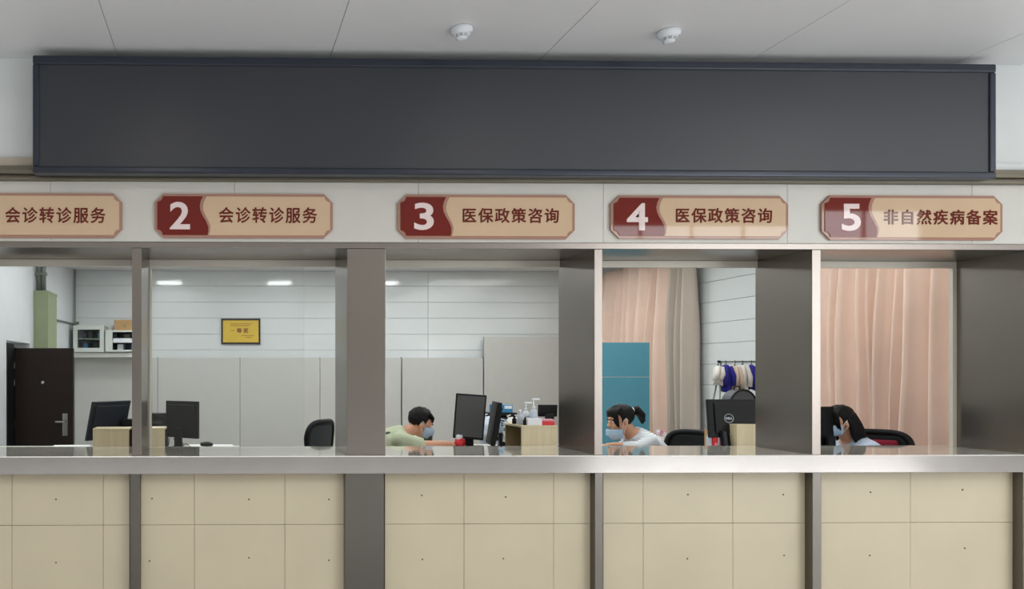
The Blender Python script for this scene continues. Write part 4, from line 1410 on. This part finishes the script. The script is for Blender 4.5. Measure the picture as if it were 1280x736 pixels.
# blue carton on a dark one
Yb_ = 2.24
a = at(618, 515.5, Yb_); b = at(641, 506, Yb_)
# carton stack is carried by a shelf crate standing on the side table
t = thing('storage_crate', 'dark crate under the blue box in window 3', 'crate', ((a.x + b.x) / 2, Yb_ + 0.09, OFL + ts_z))
hc = a.z - 0.03 - (OFL + ts_z)
bm = bmesh.new()
box(bm, -0.11, 0.11, -0.09, 0.0, 0, 0.015, bev=0.003)
for z in (0.015, hc * 0.35, hc * 0.68): box(bm, -0.11, 0.11, -0.09, -0.075, z, z + hc * 0.27, bev=0.003)
for sx in (-1, 1): box(bm, sx * 0.11 - 0.008, sx * 0.11 + 0.008, -0.09, 0.08, 0, hc, bev=0.002)
box(bm, -0.11, 0.11, 0.065, 0.08, 0, hc, bev=0.002)
obj('crate_body', bm, M_monblue, t)
obj('crate_lid', nb(-0.12, 0.13, -0.095, 0.085, hc, hc + 0.028, bev=0.006), M_black, t)
t = thing('blue_box', 'bright blue box with a white label on a dark crate', 'box', (a.x, Yb_, a.z))
w_, h_ = b.x - a.x, b.z - a.z
obj('carton', nb(0, w_, 0, 0.14, 0, h_, bev=0.004), M_bluebox, t)
obj('label_strip', nb(w_ * 0.55, w_ * 0.95, -0.0015, 0.0, h_ * 0.5, h_ * 0.9), M_white_plastic, t)
# desk lamp arm
t = thing('monitor_arm', 'black jointed arm on the desk right of the edge-on monitor', 'stand', (X_(627, 1.2), 1.2, DZT))
bm = tube(bmesh.new(), [(0, 0, 0.02), (X_(622, 1.2) - X_(627, 1.2), 0, 0.08), (X_(614, 1.2) - X_(627, 1.2), 0.0, at(614, 527, 1.2).z - DZT)], 0.008)
obj('arm', bm, M_black, t, True)
bm = bmesh.new(); lathe(bm, [(0.035, 0), (0.035, 0.02), (0.02, 0.03)], n=18); obj('base', bm, M_black, t, True)
bm = bmesh.new(); ellipsoid(bm, (0.015, 0, 0.035), (0.016, 0.016, 0.016)); obj('joint', bm, M_black, t, True)

# bottles on the riser of window 3
ztop = rz_
def bottle(px, py_top, w, lab, m, name='bottle', pump=False, Y=1.12, base=None, capm=None, cat='bottle'):
    b = ztop if base is None else base
    p = at(px, py_top, Y)
    h = p.z - b
    t = thing(name, lab, cat, (p.x, Y, b))
    r = w / 2
    if pump:
        hb_ = h * 0.62
        bm = bmesh.new(); lathe(bm, [(r * 0.92, 0), (r, 0.006), (r, hb_ * 0.72), (r * 0.8, hb_ * 0.88), (r * 0.36, hb_ * 0.97), (r * 0.36, hb_)], n=22)
        obj('body', bm, m, t, True)
        bm = bmesh.new(); lathe(bm, [(r * 0.42, hb_), (r * 0.42, hb_ + 0.014), (r * 0.16, hb_ + 0.018), (r * 0.16, h - 0.012)], n=16)
        pp = obj('pump_stem', bm, M_white_plastic, t, True)
        obj('spout', nb(-0.012, 0.048, -0.008, 0.008, h - 0.014, h, bev=0.004), M_white_plastic, pp, True)
        obj('label_band', nb(-r * 0.7, r * 0.7, -r - 0.001, -r * 0.7, hb_ * 0.22, hb_ * 0.6, bev=0.001), M_bluebox if False else M_bottle, t)
    else:
        bm = bmesh.new(); lathe(bm, [(r * 0.92, 0), (r, 0.004), (r, h * 0.6), (r * 0.45, h * 0.74), (r * 0.45, h * 0.76)], n=18)
        obj('body', bm, m, t, True)
        bm = bmesh.new(); lathe(bm, [(r * 0.5, h * 0.76), (r * 0.5, h * 0.97), (r * 0.4, h)], n=16)
        obj('cap', bm, capm or m, t, True)
    return t
bottle(643, 519.5, 0.036, 'small black bottle at the left end of the wooden riser', M_black, Y=1.2)
bottle(656.5, 521.5, 0.032, 'small black bottle beside the clear gel bottles', M_black, Y=1.06)
bottle(650, 512, 0.045, 'clear bottle with a white cap between the two black bottles', M_bottle, Y=1.13, capm=M_white_plastic)
bottle(657.5, 502.5, 0.055, 'white pump bottle, left of the two tall pump bottles', M_white_plastic, pump=True, Y=1.22)
bottle(667, 498, 0.062, 'tall clear hand gel pump bottle, right of the two pump bottles', M_bottle, pump=True, Y=1.15)
a = at(659, 531, 1.03); b = at(677, 523, 1.03)
t = thing('tissue_box', 'white tissue box on the wooden riser in window 3', 'box', (a.x, 1.02, ztop))
obj('carton', nb(0, b.x - a.x, 0, 0.09, 0, b.z - ztop, bev=0.003), M_white_plastic, t)
obj('slot', nb(0.03, b.x - a.x - 0.03, 0.03, 0.06, b.z - ztop, b.z - ztop + 0.001), M_seam, t)
a = at(677, 531, 1.03); b = at(694, 524, 1.03)
t = thing('red_packet', 'red and pink packet at the right end of the wooden riser', 'packet', (a.x + 0.002, 1.01, ztop), R(-6))
obj('packet_body', nb(0, b.x - a.x - 0.01, 0.02, 0.10, 0, 0.03, bev=0.004), M_red_plastic, t)
obj('packet_top', nb(0.004, b.x - a.x - 0.015, 0.022, 0.098, 0.0302, b.z - ztop, bev=0.004), M_pinkbox, t, label='pink upper half')

# window 4 small things
a = at(893, 558, 1.35)
bottle(887, 535, 0.048, 'blue-labelled spray bottle left of the big black monitor', M_bottle, Y=1.1, base=DZT, capm=M_black)
t = thing('flower_pot', 'small pink flower posy behind the ponytailed woman', 'flower', (X_(826, 1.9), 1.9, OFL))
hz_ = at(826, 553, 1.9).z - OFL
bm = bmesh.new(); lathe(bm, [(0.16, 0), (0.16, 0.02), (0.03, 0.03), (0.03, hz_ - 0.02), (0.10, hz_ - 0.015), (0.10, hz_)], n=20); obj('pedestal', bm, M_wood, t)
bm = bmesh.new(); lathe(bm, [(0.03, hz_), (0.045, hz_ + 0.05), (0.04, hz_ + 0.05)], n=16); obj('pot', bm, M_white_plastic, t, True)
for k in range(7):
    a_ = k * 0.9
    c = (0.035 * math.cos(a_), 0.03 * math.sin(a_), hz_ + 0.075 + 0.012 * (k % 3))
    bm = bmesh.new()
    for q in range(5):
        ellipsoid(bm, (c[0] + 0.011 * math.cos(q * 1.256), c[1], c[2] + 0.011 * math.sin(q * 1.256)), (0.009, 0.005, 0.009), u=8, v=6)
    obj('blossom', bm, M_pinkbox if k % 2 else M_white_plastic, t, True)
for (px0, px1, pt, m, lab, nm) in ((893, 899, 547, M_red_plastic, 'small red packet beside the desk phone', 'red_packet'),
                                   (898, 905, 543, M_white_plastic, 'small white carton beside the desk phone', 'small_carton')):
    a = at(px0, 558, 1.05); b = at(px1, pt, 1.05)
    t = thing(nm, lab, 'packet', (a.x, 1.05, DZT), R(6))
    obj('carton', nb(0, b.x - a.x, 0, 0.05, 0, b.z - DZT, bev=0.003), m, t)
    obj('label_strip', nb(0.004, b.x - a.x - 0.004, -0.001, 0.0, 0.03, 0.05), M_pinkbox, t)
a = at(905, 558, 1.0); b = at(916, 538, 1.0)
t = thing('desk_phone', 'black upright desk telephone in front of the big monitor', 'telephone', ((a.x + b.x) / 2, 1.02, DZT), R(10))
hh = b.z - DZT
bm = xform(nb(-0.038, 0.038, -0.012, 0.012, 0.0, hh, bev=0.006), Matrix.Rotation(R(-10), 4, 'X')); obj('body', bm, M_black, t)
bm = xform(nb(-0.034, -0.010, -0.034, -0.012, 0.02, hh - 0.01, bev=0.007), Matrix.Rotation(R(-10), 4, 'X')); obj('handset', bm, M_monblue, t, True)
obj('foot', nb(-0.04, 0.04, -0.03, 0.05, 0, 0.01, bev=0.003), M_black, t)
a = at(878, 558, 1.2); b = at(884, 536, 1.2)
t = thing('file_box', 'brown document box at the left end of the monitor desk', 'box', (X_(877.5, 1.2), 1.12, DZT))
obj('carton', nb(0, 0.03, 0, 0.05, 0, b.z - DZT, bev=0.002), M_card, t)
obj('spine_label', nb(0.004, 0.026, -0.001, 0, 0.05, 0.09), M_paper, t)
a = at(913, 558, 1.3); 
paper(914, 921, 1.05, 1.2, 6, 'small stack of white papers beside the desk telephone', 2)

# clothes rack near the right wall
YR_ = 3.0
zr = at(920, 452, YR_).z
t = thing('clothes_rack', 'thin metal clothes rack standing by the right wall', 'rack', (X_(925, YR_), YR_, OFL))
ox_ = t.location.x
xa, xb = X_(899, YR_) - ox_, X_(955, YR_) - ox_
h = zr - OFL
obj('rail', tube(bmesh.new(), [(xa, 0, h), (xb, 0, h)], 0.009), M_pipe, t, True)
for sx, xx in ((-1, xa + 0.02), (1, xb - 0.02)):
    for sy in (-1, 1):
        foot = X_(878, YR_) - ox_ if sx < 0 else xb + 0.02
        obj('leg', tube(bmesh.new(), [(xx, 0, h - 0.005), (foot if sx < 0 else foot, sy * 0.22, 0.01)], 0.008), M_pipe, t, True)
    bm = bmesh.new(); ellipsoid(bm, (xx - 0.02 * 1, 0, h), (0.02, 0.014, 0.014)); obj('end_knob', bm, M_black, t, True)
def garment(px0, px1, p_top, p_bot, m, lab, yoff=0.0, sleeve=0):
    x0, x1 = X_(px0, YR_), X_(px1, YR_)
    zt_, zb_ = at(px0, p_top, YR_).z, at(px0, p_bot, YR_).z
    t = thing('garment', lab, 'clothing', ((x0 + x1) / 2, YR_ + yoff, zr + 0.009))
    hw = (x1 - x0) / 2
    top = zt_ - zr - 0.009; bot = zb_ - zr - 0.009
    bm = bmesh.new()
    n, nz = 32, 12
    rows = []
    for j in range(nz + 1):
        v = j / nz
        z = top + (bot - top) * v
        k = 0.45 + 0.55 * min(1, v * 4) ** 0.6
        row = []
        for i in range(n):
            a = 2 * PI * i / n
            wv = 1 + 0.10 * math.sin(6 * a + 1.5 * v + px0) * v
            row.append(bm.verts.new((hw * k * math.cos(a) * wv, 0.06 * k * math.sin(a) * wv, z + 0.02 * v * math.sin(2 * a + px0))))
        rows.append(row)
    for r1, r2 in zip(rows[:-1], rows[1:]):
        for i in range(n): bm.faces.new((r1[i], r1[(i + 1) % n], r2[(i + 1) % n], r2[i]))
    bm.faces.new(rows[0]); bm.faces.new(rows[-1][::-1])
    obj('cloth', bm, m, t, True)
    for q in (-1, 1):
        lean = -0.05 if sleeve else 0.0
        bm = tube(bmesh.new(), [(q * hw * 0.45, -0.045, top - 0.015), (q * hw * 0.80 + lean * 0.5, -0.07, top * 0.55 + bot * 0.45), (q * hw * 0.86 + lean, -0.06, top * 0.2 + bot * 0.8)], [0.018, 0.026, 0.024], n=10)
        obj('sleeve', bm, m, t, True)
    bm = tube(bmesh.new(), [(-hw * 0.4, 0, top - 0.01), (0, 0, top + 0.015), (hw * 0.4, 0, top - 0.01)], 0.004)
    tube(bm, [(0, 0, top + 0.015), (0, -0.014, -0.012), (0, 0, 0.004), (0, 0.012, -0.006)], 0.003)
    obj('hanger', bm, M_black, t, True)
garment(893, 902, 457, 480, M_white_cloth, 'white garment at the left end of the clothes rack', 0, -1)
garment(901, 913, 456, 488, M_blue_cloth, 'royal blue garment, left of the two blue ones on the rack')
garment(915, 922, 457, 487, M_beige_cloth, 'pinkish beige garment in the middle of the rack')
garment(923, 933, 456, 490, M_white_cloth, 'long white garment between the beige and blue ones')
garment(935, 943, 456, 486, M_blue_cloth, 'royal blue garment, right of the two blue ones on the rack')
# backpack hanging below / on stool behind the monitor
Yk = 2.2
p = at(923, 487, Yk)
t = thing('backpack', 'round-topped dark backpack behind the big black monitor', 'bag', (p.x, Yk, OFL + 0.70))
hb_ = p.z - OFL - 0.70
pts = []
for k in range(17):
    a = PI * k / 16
    pts.append((0.125 * math.cos(a), hb_ - 0.14 + 0.14 * math.sin(a)))
bm = prism(bmesh.new(), [(0.13, 0.0)] + pts + [(-0.13, 0.0)], -0.07, 0.07)
obj('main_pouch', bm, M_fan, t)
bm = tube(bmesh.new(), [(x, -0.07, z) for x, z in ([(0.13, 0.0)] + pts + [(-0.13, 0.0)])], 0.009); obj('edge_piping', bm, M_black, t, True)
obj('front_pocket', nb(-0.095, 0.095, -0.10, -0.07, 0.02, hb_ * 0.45, bev=0.012), M_black, t)
obj('carry_loop', tube(bmesh.new(), [(-0.03, 0.02, hb_), (-0.02, 0.02, hb_ + 0.03), (0.02, 0.02, hb_ + 0.03), (0.03, 0.02, hb_)], 0.006), M_black, t, True)
t = thing('stool', 'plain stool carrying the dark backpack', 'stool', (p.x, Yk, OFL))
obj('stool_seat', nb(-0.17, 0.17, -0.15, 0.15, 0.67, 0.699, bev=0.008), M_wood, t)
for sx in (-1, 1):
    for sy in (-1, 1):
        obj('leg', tube(bmesh.new(), [(sx * 0.13, sy * 0.11, 0.672), (sx * 0.16, sy * 0.14, 0.0)], 0.013), M_chrome, t, True)
